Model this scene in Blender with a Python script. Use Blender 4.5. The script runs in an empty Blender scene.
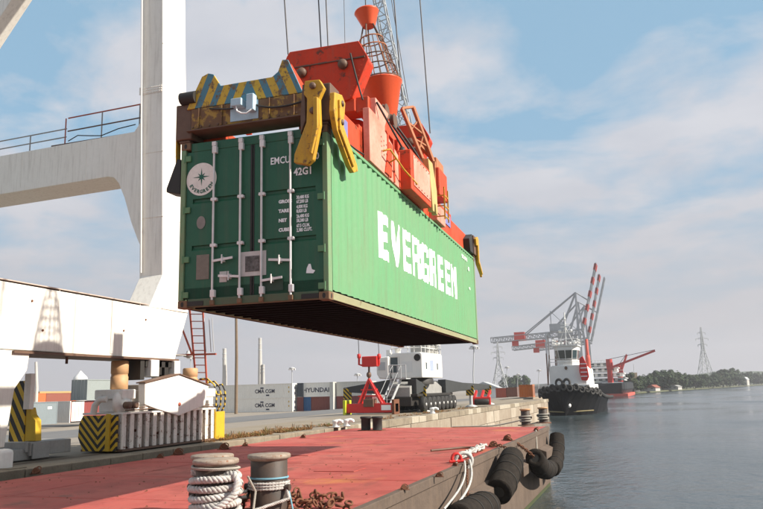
import bpy, math, random
from mathutils import Vector, Matrix, noise
import numpy as np
random.seed(7)
R = math.radians
scene = bpy.context.scene
COL = scene.collection

# ------------------------------------------------------------------ camera
FW = Vector((-0.32044688851598313, 0.9297745871089776, 0.18119881016925976))
RW = Vector((0.9435709364826348, 0.33018275590384427, -0.02555847274439854))
UW = Vector((0.08359234095124292, -0.16278379793478454, 0.9831143146471923))
EYE = Vector((0.0, 0.0, 1.48))
cam_d = bpy.data.cameras.new('camera')
cam_d.sensor_width = 36.0
cam_d.lens = 36.0 * 742.0 / 763.0
cam_d.clip_start = 0.1
cam_d.clip_end = 6000
cam = bpy.data.objects.new('camera', cam_d)
COL.objects.link(cam)
cam.matrix_world = Matrix(((RW.x, UW.x, -FW.x, EYE.x), (RW.y, UW.y, -FW.y, EYE.y), (RW.z, UW.z, -FW.z, EYE.z), (0, 0, 0, 1)))
scene.camera = cam

# ------------------------------------------------------------------ sky, sun, exposure
SUN_EL, SUN_AZ = 34.0, 3.8          # degrees above the horizon, degrees from +X towards +Y
world = bpy.data.worlds.new('World')
scene.world = world
world.use_nodes = True
wt = world.node_tree
for n in list(wt.nodes):
    wt.nodes.remove(n)


def wn(t, **kw):
    n = wt.nodes.new(t)
    for k, v in kw.items():
        setattr(n, k, v)
    return n


def wmath(op, a, b=None):
    n = wn('ShaderNodeMath', operation=op)
    for i, s in enumerate((a, b)):
        if s is None:
            continue
        if isinstance(s, (int, float)):
            n.inputs[i].default_value = s
        else:
            wt.links.new(s, n.inputs[i])
    return n.outputs[0]


sky = wn('ShaderNodeTexSky', sky_type='NISHITA')
sky.sun_disc = False
sky.sun_elevation = R(SUN_EL)
sky.sun_rotation = R(90 - SUN_AZ)
sky.altitude = 10
sky.air_density = 1.0
sky.dust_density = 1.2
sky.ozone_density = 1.0
tc = wn('ShaderNodeTexCoord')
sep = wn('ShaderNodeSeparateXYZ')
wt.links.new(tc.outputs['Generated'], sep.inputs[0])
zc = wmath('MAXIMUM', sep.outputs['Z'], 0.0)
den = wmath('ADD', zc, 0.16)
com = wn('ShaderNodeCombineXYZ')
wt.links.new(wmath('DIVIDE', sep.outputs['X'], den), com.inputs[0])
wt.links.new(wmath('DIVIDE', sep.outputs['Y'], den), com.inputs[1])
mp = wn('ShaderNodeMapping')
mp.inputs['Location'].default_value = (4.9, 2.35, 0.0)
mp.inputs['Scale'].default_value = (1.0, 1.0, 1.0)
wt.links.new(com.outputs[0], mp.inputs[0])
n1 = wn('ShaderNodeTexNoise')
n1.inputs['Scale'].default_value = 1.75
n1.inputs['Detail'].default_value = 9
n1.inputs['Roughness'].default_value = 0.56
n1.inputs['Distortion'].default_value = 0.25
wt.links.new(mp.outputs[0], n1.inputs['Vector'])
cr = wn('ShaderNodeValToRGB')
cr.color_ramp.interpolation = 'LINEAR'
cr.color_ramp.elements[0].position = 0.41
cr.color_ramp.elements[0].color = (0, 0, 0, 1)
cr.color_ramp.elements[1].position = 0.57
cr.color_ramp.elements[1].color = (1, 1, 1, 1)
wt.links.new(n1.outputs['Fac'], cr.inputs[0])
n2 = wn('ShaderNodeTexNoise')
n2.inputs['Scale'].default_value = 3.1
n2.inputs['Detail'].default_value = 6
wt.links.new(mp.outputs[0], n2.inputs['Vector'])
cc = wn('ShaderNodeMixRGB')
cc.inputs[1].default_value = (5.7, 5.9, 6.7, 1)
cc.inputs[2].default_value = (9.2, 9.0, 9.2, 1)
wt.links.new(n2.outputs['Fac'], cc.inputs[0])
# the sky itself, a little brighter and paler than a clean one (thin high haze)
skm = wn('ShaderNodeMixRGB', blend_type='MIX')
skm.inputs[0].default_value = 0.72
skm.inputs[2].default_value = (4.0, 6.7, 9.0, 1)
wt.links.new(sky.outputs[0], skm.inputs[1])
mixc = wn('ShaderNodeMixRGB')
wt.links.new(wmath('MULTIPLY', cr.outputs[0], 0.9), mixc.inputs[0])
wt.links.new(skm.outputs[0], mixc.inputs[1])
wt.links.new(cc.outputs[0], mixc.inputs[2])
# grey mist towards the horizon
hz = wn('ShaderNodeValToRGB')
hz.color_ramp.interpolation = 'EASE'
hz.color_ramp.elements[0].position = 0.0
hz.color_ramp.elements[0].color = (1, 1, 1, 1)
hz.color_ramp.elements[1].position = 0.34
hz.color_ramp.elements[1].color = (0, 0, 0, 1)
wt.links.new(zc, hz.inputs[0])
mixh = wn('ShaderNodeMixRGB')
wt.links.new(hz.outputs[0], mixh.inputs[0])
wt.links.new(mixc.outputs[0], mixh.inputs[1])
mixh.inputs[2].default_value = (6.0, 5.9, 6.2, 1)
bg = wn('ShaderNodeBackground')
bg.inputs['Strength'].default_value = 0.056
wt.links.new(mixh.outputs[0], bg.inputs[0])
wo = wn('ShaderNodeOutputWorld')
wt.links.new(bg.outputs[0], wo.inputs[0])

sl = bpy.data.lights.new('sun', 'SUN')
sl.energy = 5.0
sl.angle = R(0.6)
sl.color = (1.0, 0.93, 0.82)
sun = bpy.data.objects.new('sun', sl)
COL.objects.link(sun)
SUNV = Vector((math.cos(R(SUN_AZ)) * math.cos(R(SUN_EL)), math.sin(R(SUN_AZ)) * math.cos(R(SUN_EL)), math.sin(R(SUN_EL))))
sun.rotation_euler = SUNV.to_track_quat('Z', 'Y').to_euler()
sun.location = (30, 0, 40)

scene.view_settings.view_transform = 'Standard'
scene.view_settings.look = 'None'
scene.view_settings.exposure = 0.70
scene.view_settings.gamma = 1.0
scene.render.engine = 'CYCLES'
scene.cycles.use_denoising = True
scene.cycles.max_bounces = 6
scene.cycles.volume_bounces = 0

# ------------------------------------------------------------------ helpers


def ray(px, py):
    return FW * 742.0 + RW * (px - 381.5) - UW * (py - 254.5)


def at_y(px, py, Y):
    v = ray(px, py)
    return EYE + v * (Y / v.y)


def at_x(px, py, X):
    v = ray(px, py)
    return EYE + v * (X / v.x)


def at_z(px, py, Z):
    v = ray(px, py)
    return EYE + v * ((Z - EYE.z) / v.z)


class MB:
    """collects shapes and links them as ONE mesh object"""

    def __init__(self):
        self.v, self.f, self.s = [], [], []

    def add(self, vs, fs, smooth=False):
        b = len(self.v)
        self.v += [tuple(p) for p in vs]
        for f in fs:
            self.f.append(tuple(i + b for i in f))
            self.s.append(smooth)
        return self

    def box(self, x0, x1, y0, y1, z0, z1):
        return self.add([(x0, y0, z0), (x1, y0, z0), (x1, y1, z0), (x0, y1, z0), (x0, y0, z1), (x1, y0, z1), (x1, y1, z1), (x0, y1, z1)],
                        [(0, 3, 2, 1), (4, 5, 6, 7), (0, 1, 5, 4), (1, 2, 6, 5), (2, 3, 7, 6), (3, 0, 4, 7)])

    def hull8(self, vs):
        return self.add(vs, [(0, 3, 2, 1), (4, 5, 6, 7), (0, 1, 5, 4), (1, 2, 6, 5), (2, 3, 7, 6), (3, 0, 4, 7)])

    def bar(self, p, q, w, h=None, up=(0, 0, 1)):
        p, q = Vector(p), Vector(q)
        h = w if h is None else h
        d = (q - p).normalized()
        u = Vector(up)
        if abs(d.dot(u)) > 0.98:
            u = Vector((0, 1, 0))
        s = d.cross(u).normalized()
        u = s.cross(d).normalized()
        a, b = s * w / 2, u * h / 2
        return self.hull8([p - a - b, p + a - b, q + a - b, q - a - b, p - a + b, p + a + b, q + a + b, q - a + b])

    def tube(self, path, r, n=8, closed=False, caps=True):
        path = [Vector(p) for p in path]
        m = len(path)
        rs = r if isinstance(r, (list, tuple)) else [r] * m
        vs, fs = [], []
        ref = None
        for i, p in enumerate(path):
            if closed:
                d = path[(i + 1) % m] - path[i - 1]
            else:
                d = path[min(i + 1, m - 1)] - path[max(i - 1, 0)]
            d = d.normalized() if d.length > 1e-9 else Vector((0, 0, 1))
            if ref is None:
                ref = d.orthogonal().normalized()
            else:
                ref = ref - d * ref.dot(d)
                ref = ref.normalized() if ref.length > 1e-6 else d.orthogonal().normalized()
            bn = d.cross(ref)
            for k in range(n):
                a = 2 * math.pi * k / n
                vs.append(p + (ref * math.cos(a) + bn * math.sin(a)) * rs[i])
        for i in range(m if closed else m - 1):
            j = (i + 1) % m
            for k in range(n):
                l = (k + 1) % n
                fs.append((i * n + k, i * n + l, j * n + l, j * n + k))
        self.add(vs, fs, n > 5)
        if caps and not closed:
            self.add(vs[:n], [tuple(reversed(range(n)))])
            self.add(vs[-n:], [tuple(range(n))])
        return self

    def lathe(self, prof, n=24, c=(0, 0, 0), axis=(0, 0, 1), smooth=True):
        c = Vector(c)
        d = Vector(axis).normalized()
        a = d.orthogonal().normalized()
        b = d.cross(a)
        vs, fs = [], []
        for r, z in prof:
            for k in range(n):
                t = 2 * math.pi * k / n
                vs.append(c + d * z + (a * math.cos(t) + b * math.sin(t)) * r)
        for i in range(len(prof) - 1):
            for k in range(n):
                l = (k + 1) % n
                fs.append((i * n + k, i * n + l, (i + 1) * n + l, (i + 1) * n + k))
        self.add(vs, fs, smooth)
        if prof[0][0] > 1e-6:
            self.add(vs[:n], [tuple(reversed(range(n)))])
        if prof[-1][0] > 1e-6:
            self.add(vs[-n:], [tuple(range(n))])
        return self

    def prism(self, poly, plane, a0, a1):
        """poly in 2-D; plane 'xz' extrudes along y, 'yz' along x, 'xy' along z"""
        def P(u, w, a):
            return {'xz': (u, a, w), 'yz': (a, u, w), 'xy': (u, w, a)}[plane]
        n = len(poly)
        area = sum(poly[i][0] * poly[(i + 1) % n][1] - poly[(i + 1) % n][0] * poly[i][1] for i in range(n))
        flip = (area > 0) != (plane == 'xz')
        if not flip:
            poly = list(reversed(poly))
        vs = [P(u, w, a0) for u, w in poly] + [P(u, w, a1) for u, w in poly]
        fs = [tuple(reversed(range(n))), tuple(range(n, 2 * n))]
        for i in range(n):
            j = (i + 1) % n
            fs.append((i, j, n + j, n + i))
        fs = [tuple(reversed(f)) for f in fs] if a1 > a0 else fs
        return self.add(vs, fs)

    def quad(self, a, b, c, d):
        return self.add([a, b, c, d], [(0, 1, 2, 3)])

    def mesh(self, name, m):
        me = bpy.data.meshes.new(name)
        me.from_pydata(self.v, [], self.f)
        me.polygons.foreach_set('use_smooth', self.s)
        for mm in (m if isinstance(m, (list, tuple)) else [m]):
            me.materials.append(mm)
        me.update()
        return me

    def build(self, name, m, parent=None, bevel=0, fix=True):
        me = self.mesh(name, m)
        if fix:
            import bmesh
            bm = bmesh.new()
            bm.from_mesh(me)
            bmesh.ops.recalc_face_normals(bm, faces=bm.faces)
            bm.to_mesh(me)
            bm.free()
        o = bpy.data.objects.new(name, me)
        COL.objects.link(o)
        if parent:
            o.parent = parent
        if bevel:
            b = o.modifiers.new('bevel', 'BEVEL')
            b.width = bevel
            b.segments = 2
            b.limit_method = 'ANGLE'
        return o


def tag(o, label=None, cat=None, group=None, kind=None):
    if label:
        o['label'] = label
    if cat:
        o['category'] = cat
    if group:
        o['group'] = group
    if kind:
        o['kind'] = kind
    return o


def empty(name, loc, rz=0, label=None, cat=None, group=None):
    o = bpy.data.objects.new(name, None)
    COL.objects.link(o)
    o.location = loc
    o.rotation_euler = (0, 0, rz)
    return tag(o, label, cat, group)


def same(name, o, parent, loc=(0, 0, 0)):
    """another object sharing the mesh of o"""
    c = bpy.data.objects.new(name, o.data)
    COL.objects.link(c)
    c.parent = parent
    c.location = loc
    return c


def copy_tree(o, parent=None):
    c = o.copy()
    COL.objects.link(c)
    if parent:
        c.parent = parent
    for ch in list(o.children):
        copy_tree(ch, c)
    return c


def text_obj(name, body, size, m, parent, loc, rot, bold=0.0, align='CENTER', sx=1.0, space=1.0):
    cu = bpy.data.curves.new(name + '_curve', 'FONT')
    cu.body = body
    cu.size = size
    cu.offset = bold
    cu.align_x = align
    cu.space_character = space
    cu.resolution_u = 2
    t = bpy.data.objects.new(name + '_t', cu)
    COL.objects.link(t)
    dg = bpy.context.evaluated_depsgraph_get()
    me = bpy.data.meshes.new_from_object(t.evaluated_get(dg))
    bpy.data.objects.remove(t)
    bpy.data.curves.remove(cu)
    me.materials.clear()
    me.materials.append(m)
    o = bpy.data.objects.new(name, me)
    COL.objects.link(o)
    o.parent = parent
    o.location = loc
    o.rotation_euler = rot
    o.scale = (sx, 1, 1)
    return o


def lattice(mb, p0, p1, w, h, n, t, up=(0, 0, 1), w1=None, h1=None):
    """open box truss from p0 to p1"""
    p0, p1 = Vector(p0), Vector(p1)
    w1 = w if w1 is None else w1
    h1 = h if h1 is None else h1
    d = (p1 - p0).normalized()
    s = d.cross(Vector(up)).normalized()
    u = s.cross(d).normalized()
    def c(i, a, b):
        f = i / n
        return p0.lerp(p1, f) + s * a * (w + (w1 - w) * f) / 2 + u * b * (h + (h1 - h) * f) / 2
    cs = [(-1, -1), (1, -1), (1, 1), (-1, 1)]
    for a, b in cs:
        mb.bar(c(0, a, b), c(n, a, b), t)
    for i in range(n + 1):
        for k in range(4):
            mb.bar(c(i, *cs[k]), c(i, *cs[(k + 1) % 4]), t * .6)
    for i in range(n):
        for k in range(4):
            k2 = (k + 1) % 4
            if i % 2:
                mb.bar(c(i, *cs[k]), c(i + 1, *cs[k2]), t * .6)
            else:
                mb.bar(c(i, *cs[k2]), c(i + 1, *cs[k]), t * .6)
    return mb


# ------------------------------------------------------------------ materials
MATS = {}


def mat(name, col, rough=0.55, dirt=0.25, dirtcol=None, rust=0.0, rustcol=(0.13, 0.05, 0.02), scale=2.5, streak=0.0, metal=0.0, bump=0.003, bscale=30.0, spec=0.4, rust_scale=None):
    if name in MATS:
        return MATS[name]
    m = bpy.data.materials.new(name)
    m.use_nodes = True
    t = m.node_tree
    b = t.nodes['Principled BSDF']
    L = t.links.new
    tc = t.nodes.new('ShaderNodeTexCoord')
    def nz(sc, det, vec=None, ro=.6):
        n = t.nodes.new('ShaderNodeTexNoise')
        n.inputs['Scale'].default_value = sc
        n.inputs['Detail'].default_value = det
        n.inputs['Roughness'].default_value = ro
        L(vec or tc.outputs['Object'], n.inputs['Vector'])
        return n.outputs['Fac']
    def ramp(fac, a, c):
        r = t.nodes.new('ShaderNodeValToRGB')
        r.color_ramp.elements[0].position = a
        r.color_ramp.elements[1].position = c
        L(fac, r.inputs[0])
        return r.outputs[0]
    def mul(a, k):
        n = t.nodes.new('ShaderNodeMath')
        n.operation = 'MULTIPLY'
        L(a, n.inputs[0])
        n.inputs[1].default_value = k
        return n.outputs[0]
    def mix(fac, c1, c2):
        n = t.nodes.new('ShaderNodeMixRGB')
        L(fac, n.inputs[0])
        for i, c in ((1, c1), (2, c2)):
            if isinstance(c, tuple):
                n.inputs[i].default_value = (*c, 1)
            else:
                L(c, n.inputs[i])
        return n.outputs[0]
    dc = dirtcol or tuple(c * 0.5 for c in col)
    cur = mix(mul(ramp(nz(scale, 7), 0.35, 0.75), dirt), tuple(col), tuple(dc))
    cur = mix(mul(ramp(nz(scale * 9, 4), 0.45, 0.8), dirt * .5), cur, tuple(c * .75 for c in dc))
    if streak:
        mp = t.nodes.new('ShaderNodeMapping')
        mp.inputs['Scale'].default_value = (5.0, 5.0, 0.35)
        L(tc.outputs['Object'], mp.inputs[0])
        cur = mix(mul(ramp(nz(2.2, 6, mp.outputs[0]), 0.5, 0.78), streak), cur, (0.17, 0.12, 0.08))
    if rust:
        th = 0.78 - 0.36 * rust
        cur = mix(ramp(nz(rust_scale or scale * 2.3, 9, ro=.7), th, th + 0.07), cur, tuple(rustcol))
    L(cur, b.inputs['Base Color'])
    b.inputs['Roughness'].default_value = rough
    b.inputs['Metallic'].default_value = metal
    b.inputs['Specular IOR Level'].default_value = spec
    if bump:
        bp = t.nodes.new('ShaderNodeBump')
        bp.inputs['Strength'].default_value = 0.6
        bp.inputs['Distance'].default_value = bump
        L(nz(bscale, 5), bp.inputs['Height'])
        L(bp.outputs[0], b.inputs['Normal'])
    MATS[name] = m
    return m


def stripes(name, ca, cb, ax, ay, az, freq, mirror=None, duty=.5, wear=0.25, wearcol=(.16, .09, .04)):
    """painted diagonal hazard stripes: frac(freq*(ax*|x-m|+ay*y+az*z))"""
    m = bpy.data.materials.new(name)
    m.use_nodes = True
    t = m.node_tree
    b = t.nodes['Principled BSDF']
    L = t.links.new
    tc = t.nodes.new('ShaderNodeTexCoord')
    sp = t.nodes.new('ShaderNodeSeparateXYZ')
    L(tc.outputs['Object'], sp.inputs[0])
    def M(op, a, c=None):
        n = t.nodes.new('ShaderNodeMath')
        n.operation = op
        for i, s in enumerate((a, c)):
            if s is None:
                continue
            if isinstance(s, (int, float)):
                n.inputs[i].default_value = s
            else:
                L(s, n.inputs[i])
        return n.outputs[0]
    x = sp.outputs[0]
    if mirror is not None:
        x = M('ABSOLUTE', M('SUBTRACT', x, mirror))
    e = M('ADD', M('ADD', M('MULTIPLY', x, ax), M('MULTIPLY', sp.outputs[1], ay)), M('MULTIPLY', sp.outputs[2], az))
    e = M('LESS_THAN', M('FRACT', M('ADD', M('MULTIPLY', e, freq), 50.0)), duty)
    mx = t.nodes.new('ShaderNodeMixRGB')
    L(e, mx.inputs[0])
    mx.inputs[1].default_value = (*ca, 1)
    mx.inputs[2].default_value = (*cb, 1)
    n = t.nodes.new('ShaderNodeTexNoise')
    n.inputs['Scale'].default_value = 9
    n.inputs['Detail'].default_value = 8
    n.inputs['Roughness'].default_value = .7
    L(tc.outputs['Object'], n.inputs['Vector'])
    r = t.nodes.new('ShaderNodeValToRGB')
    r.color_ramp.elements[0].position = .7 - wear * .5
    r.color_ramp.elements[1].position = .78 - wear * .5
    L(n.outputs['Fac'], r.inputs[0])
    m2 = t.nodes.new('ShaderNodeMixRGB')
    L(r.outputs[0], m2.inputs[0])
    L(mx.outputs[0], m2.inputs[1])
    m2.inputs[2].default_value = (*wearcol, 1)
    L(m2.outputs[0], b.inputs['Base Color'])
    b.inputs['Roughness'].default_value = .6
    return m


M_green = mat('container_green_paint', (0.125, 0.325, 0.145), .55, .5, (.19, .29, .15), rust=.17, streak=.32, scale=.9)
M_dgreen = mat('door_green_shaded', (0.020, 0.115, 0.056), .45, .35, (.016, .065, .04), rust=.1, streak=.2, scale=1.6)  # container green darkened so the door end's shade sits in the colour
M_rail = mat('bottom_rail_paint', (0.30, 0.30, 0.17), .6, .5, (.26, .19, .10), rust=.42, scale=1.5)
M_castr = mat('rusty_casting', (0.22, 0.13, 0.07), .75, .5, rust=.55, rustcol=(.19, .07, .03), scale=5)
M_under = mat('underside_shade_black', (0.008, 0.007, 0.007), .9, .3, rust=.15, rustcol=(.02, .01, .008), spec=.1)  # near black: the deep shade under the container is put into the colour
M_galv = mat('galvanised_bar', (0.80, 0.77, 0.74), .5, .35, (.48, .40, .35), rust=.16, scale=8)
M_white = mat('white_print', (0.90, 0.90, 0.88), .6, .12, (.6, .6, .55), bump=0)
M_star = mat('green_print', (0.02, 0.12, 0.075), .6, .1, bump=0)
M_greyprint = mat('grey_plate', (0.22, 0.19, 0.15), .6, .4, scale=20, bump=0)
M_placard = mat('faded_placard', (0.16, 0.15, 0.14), .7, .7, (.5, .48, .45), scale=22, bump=0)
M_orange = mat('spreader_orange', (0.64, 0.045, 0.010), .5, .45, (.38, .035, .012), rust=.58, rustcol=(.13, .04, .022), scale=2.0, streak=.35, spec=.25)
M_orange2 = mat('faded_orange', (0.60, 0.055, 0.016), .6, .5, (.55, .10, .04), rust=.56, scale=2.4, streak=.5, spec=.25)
M_pink = mat('sunlit_orange', (0.80, 0.36, 0.27), .6, .7, (.66, .11, .05), rust=.24, scale=1.4, streak=.2)  # pale copy of the orange, with the sun's glare painted into it
M_yellow = mat('flipper_yellow', (0.60, 0.33, 0.02), .55, .5, (.38, .18, .02), rust=.58, rustcol=(.14, .06, .025), scale=4.5, streak=.25)
M_ryellow = mat('rusty_yellow', (0.42, 0.25, 0.04), .65, .5, (.25, .14, .04), rust=.95, rustcol=(.16, .08, .035), scale=3.6, streak=.3)
M_brown = mat('oily_brown_steel', (0.15, 0.085, 0.055), .6, .5, rust=.4, scale=5)
M_dark = mat('dark_grease', (0.03, 0.026, 0.022), .6, .4, rust=.2)
M_steel = mat('cable_steel', (0.09, 0.085, 0.085), .5, .3, scale=9, metal=.5)
M_bluebox = mat('pale_blue_enamel', (0.45, 0.6, 0.68), .5, .3, scale=6)
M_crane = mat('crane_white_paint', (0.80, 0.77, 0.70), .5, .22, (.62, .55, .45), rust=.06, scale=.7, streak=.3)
M_cranew = mat('white_machine_paint', (0.80, 0.77, 0.72), .5, .3, (.55, .46, .37), rust=.27, scale=1.8, streak=.18)
M_rust = mat('rust', (0.17, 0.065, 0.03), .85, .6, (.08, .035, .02), scale=6)
M_redoxide = mat('red_oxide_steel', (0.42, 0.09, 0.05), .6, .4, rust=.25, scale=4)
M_tan = mat('tan_rusty_cylinder', (0.55, 0.33, 0.17), .6, .45, (.33, .15, .06), rust=.22, scale=5)
M_hazY = mat('hazard_yellow', (0.58, 0.37, 0.02), .55, .3, (.35, .2, .03), rust=.2, scale=4)
M_grey = mat('grey_machine_paint', (0.33, 0.32, 0.30), .6, .4, rust=.15, scale=2, streak=.25)
M_black = mat('black_rubber', (0.018, 0.017, 0.016), .75, .4, (.05, .045, .04), scale=5)
M_fender = mat('worn_fender_rubber', (0.016, 0.013, 0.011), .95, .6, (.045, .035, .027), scale=7, spec=.15, bump=.03, bscale=18)
M_glass = mat('dark_glass', (0.03, 0.05, 0.055), .08, .1, bump=0, spec=.7)
M_red = mat('signal_red', (0.62, 0.03, 0.025), .45, .25, rust=.1, scale=2)
M_conc = mat('quay_concrete', (0.27, 0.225, 0.165), .9, .6, (.16, .125, .085), scale=.45, bump=.01, bscale=25)
M_kerb = mat('kerb_stone_concrete', (0.28, 0.23, 0.165), .9, .7, (.13, .10, .07), scale=1.8, bump=.015, bscale=18)
M_wall = mat('quay_wall_concrete', (0.33, 0.275, 0.21), .9, .7, (.22, .16, .11), scale=.9, streak=.5, bump=.02, bscale=12)
M_asph = mat('asphalt', (0.16, 0.155, 0.15), .9, .4, (.11, .105, .10), scale=.25, bump=.005)
M_yard = mat('yard_ground', (0.28, 0.24, 0.195), .9, .5, (.19, .16, .125), scale=.08, bump=.01)
M_rope = mat('bleached_rope', (0.58, 0.56, 0.53), .9, .8, (.26, .23, .19), scale=14, bump=.01, bscale=120)
M_rope2 = mat('grey_rope', (0.36, 0.33, 0.28), .9, .4, scale=14)
M_brope = mat('blue_twine', (0.16, 0.34, 0.42), .8, .3, scale=14)
M_bolt = mat('black_bollard_iron', (0.045, 0.037, 0.031), .6, .5, (.11, .06, .035), rust=.3, rustcol=(.13, .06, .03), scale=5)
M_cap = mat('worn_bollard_cap', (0.38, 0.32, 0.26), .75, .85, (.15, .09, .055), rust=.5, rustcol=(.22, .09, .04), scale=7)
M_tugblack = mat('tug_black_hull', (0.006, 0.006, 0.007), .55, .4, (.014, .012, .011), scale=.8, rust=.04, spec=.15)
M_shipwhite = mat('ship_white', (0.74, 0.73, 0.70), .5, .2, scale=.5, rust=.06)
M_boot = mat('red_boot_topping', (0.55, 0.10, 0.07), .7, .3, scale=.3)
M_lgrey = mat('light_grey_steel', (0.46, 0.47, 0.47), .5, .3, scale=.3)
M_chim = mat('chimney_concrete', (0.50, 0.47, 0.43), .9, .3, scale=.15)
M_bark = mat('bark', (0.07, 0.05, 0.035), .9, .4)


def leafmat(name, col):
    m = mat(name, col, .7, .6, tuple(c * .45 for c in col), scale=.35, bump=0, spec=.2)
    return m


M_leaf = [leafmat('foliage_dark', (0.035, 0.060, 0.022)), leafmat('foliage_mid', (0.050, 0.078, 0.028)), leafmat('foliage_olive', (0.065, 0.080, 0.034))]
M_weed = mat('dry_weed', (0.30, 0.15, 0.055), .9, .6, (.17, .10, .04), scale=2.5, bump=0)
M_weedg = mat('green_weed', (0.12, 0.15, 0.04), .9, .5, scale=6, bump=0)


def deck_material():
    m = mat('red_deck_paint', (0.40, 0.080, 0.064), .8, .6, (.30, .06, .05), scale=.55, bump=.012, bscale=14, spec=.25)
    t = m.node_tree
    b = t.nodes['Principled BSDF']
    L = t.links.new
    src = b.inputs['Base Color'].links[0].from_socket
    tc = t.nodes.new('ShaderNodeTexCoord')
    def patch(src, scale, lo, hi, col, k, detail=8, stretch=None):
        n = t.nodes.new('ShaderNodeTexNoise')
        n.inputs['Scale'].default_value = scale
        n.inputs['Detail'].default_value = detail
        n.inputs['Roughness'].default_value = .65
        v = tc.outputs['Object']
        if stretch:
            mp = t.nodes.new('ShaderNodeMapping')
            mp.inputs['Scale'].default_value = stretch
            L(v, mp.inputs[0])
            v = mp.outputs[0]
        L(v, n.inputs['Vector'])
        r = t.nodes.new('ShaderNodeValToRGB')
        r.color_ramp.elements[0].position = lo
        r.color_ramp.elements[1].position = hi
        L(n.outputs['Fac'], r.inputs[0])
        mu = t.nodes.new('ShaderNodeMath')
        mu.operation = 'MULTIPLY'
        L(r.outputs[0], mu.inputs[0])
        mu.inputs[1].default_value = k
        mx = t.nodes.new('ShaderNodeMixRGB')
        L(mu.outputs[0], mx.inputs[0])
        L(src, mx.inputs[1])
        mx.inputs[2].default_value = (*col, 1)
        return mx.outputs[0]
    c = patch(src, .35, .42, .68, (.45, .14, .105), .75)                    # pale worn paint
    c = patch(c, .9, .60, .68, (.20, .06, .045), .55, stretch=(1, .3, 1))  # scraped dark streaks
    c = patch(c, 1.3, .50, .60, (.27, .06, .048), .65)
    c = patch(c, .7, .60, .66, (.14, .06, .045), .6)
    c = patch(c, .28, .58, .72, (.55, .24, .06), .7)                     # orange rust bloom
    c = patch(c, 5.0, .66, .70, (.10, .045, .03), .85)                    # chips down to steel
    c = patch(c, 22, .70, .74, (.66, .40, .32), .6)
    L(c, b.inputs['Base Color'])
    return m


M_deck = deck_material()
M_hull = mat('rusty_barge_side', (0.13, 0.092, 0.068), .85, .7, (.06, .042, .032), rust=.35, rustcol=(.15, .075, .045), scale=1.1, streak=.5, bump=.015, bscale=12)

# ------------------------------------------------------------------ water
WZ = -2.37
m = bpy.data.materials.new('river_water')
m.use_nodes = True
t = m.node_tree
b = t.nodes['Principled BSDF']
b.inputs['Base Color'].default_value = (0.040, 0.055, 0.060, 1)
b.inputs['Roughness'].default_value = 0.08
b.inputs['IOR'].default_value = 1.33
tc = t.nodes.new('ShaderNodeTexCoord')
prev = None
for sc, dist, stretch in ((0.5, .15, (1, .6, 1)), (2.2, .065, (1, .7, 1)), (8, .022, (1, 1, 1))):
    mp = t.nodes.new('ShaderNodeMapping')
    mp.inputs['Scale'].default_value = stretch
    mp.inputs['Rotation'].default_value = (0, 0, .5)
    t.links.new(tc.outputs['Object'], mp.inputs[0])
    nn = t.nodes.new('ShaderNodeTexNoise')
    nn.inputs['Scale'].default_value = sc
    nn.inputs['Detail'].default_value = 3
    t.links.new(mp.outputs[0], nn.inputs['Vector'])
    bp = t.nodes.new('ShaderNodeBump')
    bp.inputs['Strength'].default_value = 1.0
    bp.inputs['Distance'].default_value = dist
    t.links.new(nn.outputs['Fac'], bp.inputs['Height'])
    if prev:
        t.links.new(prev, bp.inputs['Normal'])
    prev = bp.outputs[0]
t.links.new(prev, b.inputs['Normal'])
nn = t.nodes.new('ShaderNodeTexNoise')
nn.inputs['Scale'].default_value = .035
nn.inputs['Detail'].default_value = 5
t.links.new(tc.outputs['Object'], nn.inputs['Vector'])
rr_ = t.nodes.new('ShaderNodeMapRange')
rr_.inputs[1].default_value = .35
rr_.inputs[2].default_value = .68
rr_.inputs[3].default_value = .04
rr_.inputs[4].default_value = .26
t.links.new(nn.outputs['Fac'], rr_.inputs[0])
t.links.new(rr_.outputs[0], b.inputs['Roughness'])
M_water = m
w = MB()
w.quad((-60, -60, WZ), (880, -60, WZ), (880, 1690, WZ), (-60, 1690, WZ))
tag(w.build('water', M_water), kind='structure')

# ------------------------------------------------------------------ quay, yard and road
def qx(Y):                                   # the quay edge, a degree off the barge's side
    return -13.0 + 0.0175 * (Y - 12.0)


def gz(X):                                   # the yard falls gently away from the quay
    if X > -18:
        return 0.0
    return max(-1.8, -(-18 - X) * 1.8 / 42.0)


Y0, Y1 = -40.0, 96.0
KW = 0.42                                    # kerb width
q = MB()
q.add([(qx(Y0) - KW, Y0, 0), (qx(Y1) - KW, Y1, 0), (-18, Y1, 0), (-18, Y0, 0)], [(0, 1, 2, 3)])
quay = tag(q.build('quay', M_conc), kind='structure')
wl = MB()
wl.add([(qx(Y0) - .10, Y0, -.2), (qx(Y1) - .1, Y1, -.2), (qx(Y1) - .1, Y1, -4), (qx(Y0) - .1, Y0, -4)], [(0, 1, 2, 3)])
wl.add([(qx(Y1) - .1, Y1, -.2), (-18, Y1, -.2), (-18, Y1, -4), (qx(Y1) - .1, Y1, -4)], [(0, 1, 2, 3)])
qwall = wl.build('quay_wall', M_wall, quay)
yd = MB()
xs = [-18, -32, -46, -60, -120, -300, -690]
ys = [Y0 - 10, Y1, 335, 520, 1680]
vs = [(x, y, gz(x)) for y in ys for x in xs]
n = len(xs)
yd.add(vs, [(j * n + i, j * n + i + 1, (j + 1) * n + i + 1, (j + 1) * n + i) for j in range(len(ys) - 1) for i in range(n - 1)])
yard = tag(yd.build('yard_ground', M_yard), kind='structure')
fq = MB()
fq.box(-18.02, -16.5, Y1 + .01, 335, -4, -.06)
tag(fq.build('far_quay_edge', M_wall), kind='structure')
rd = MB()
xs2 = [-27, -32, -46, -57]
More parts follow.
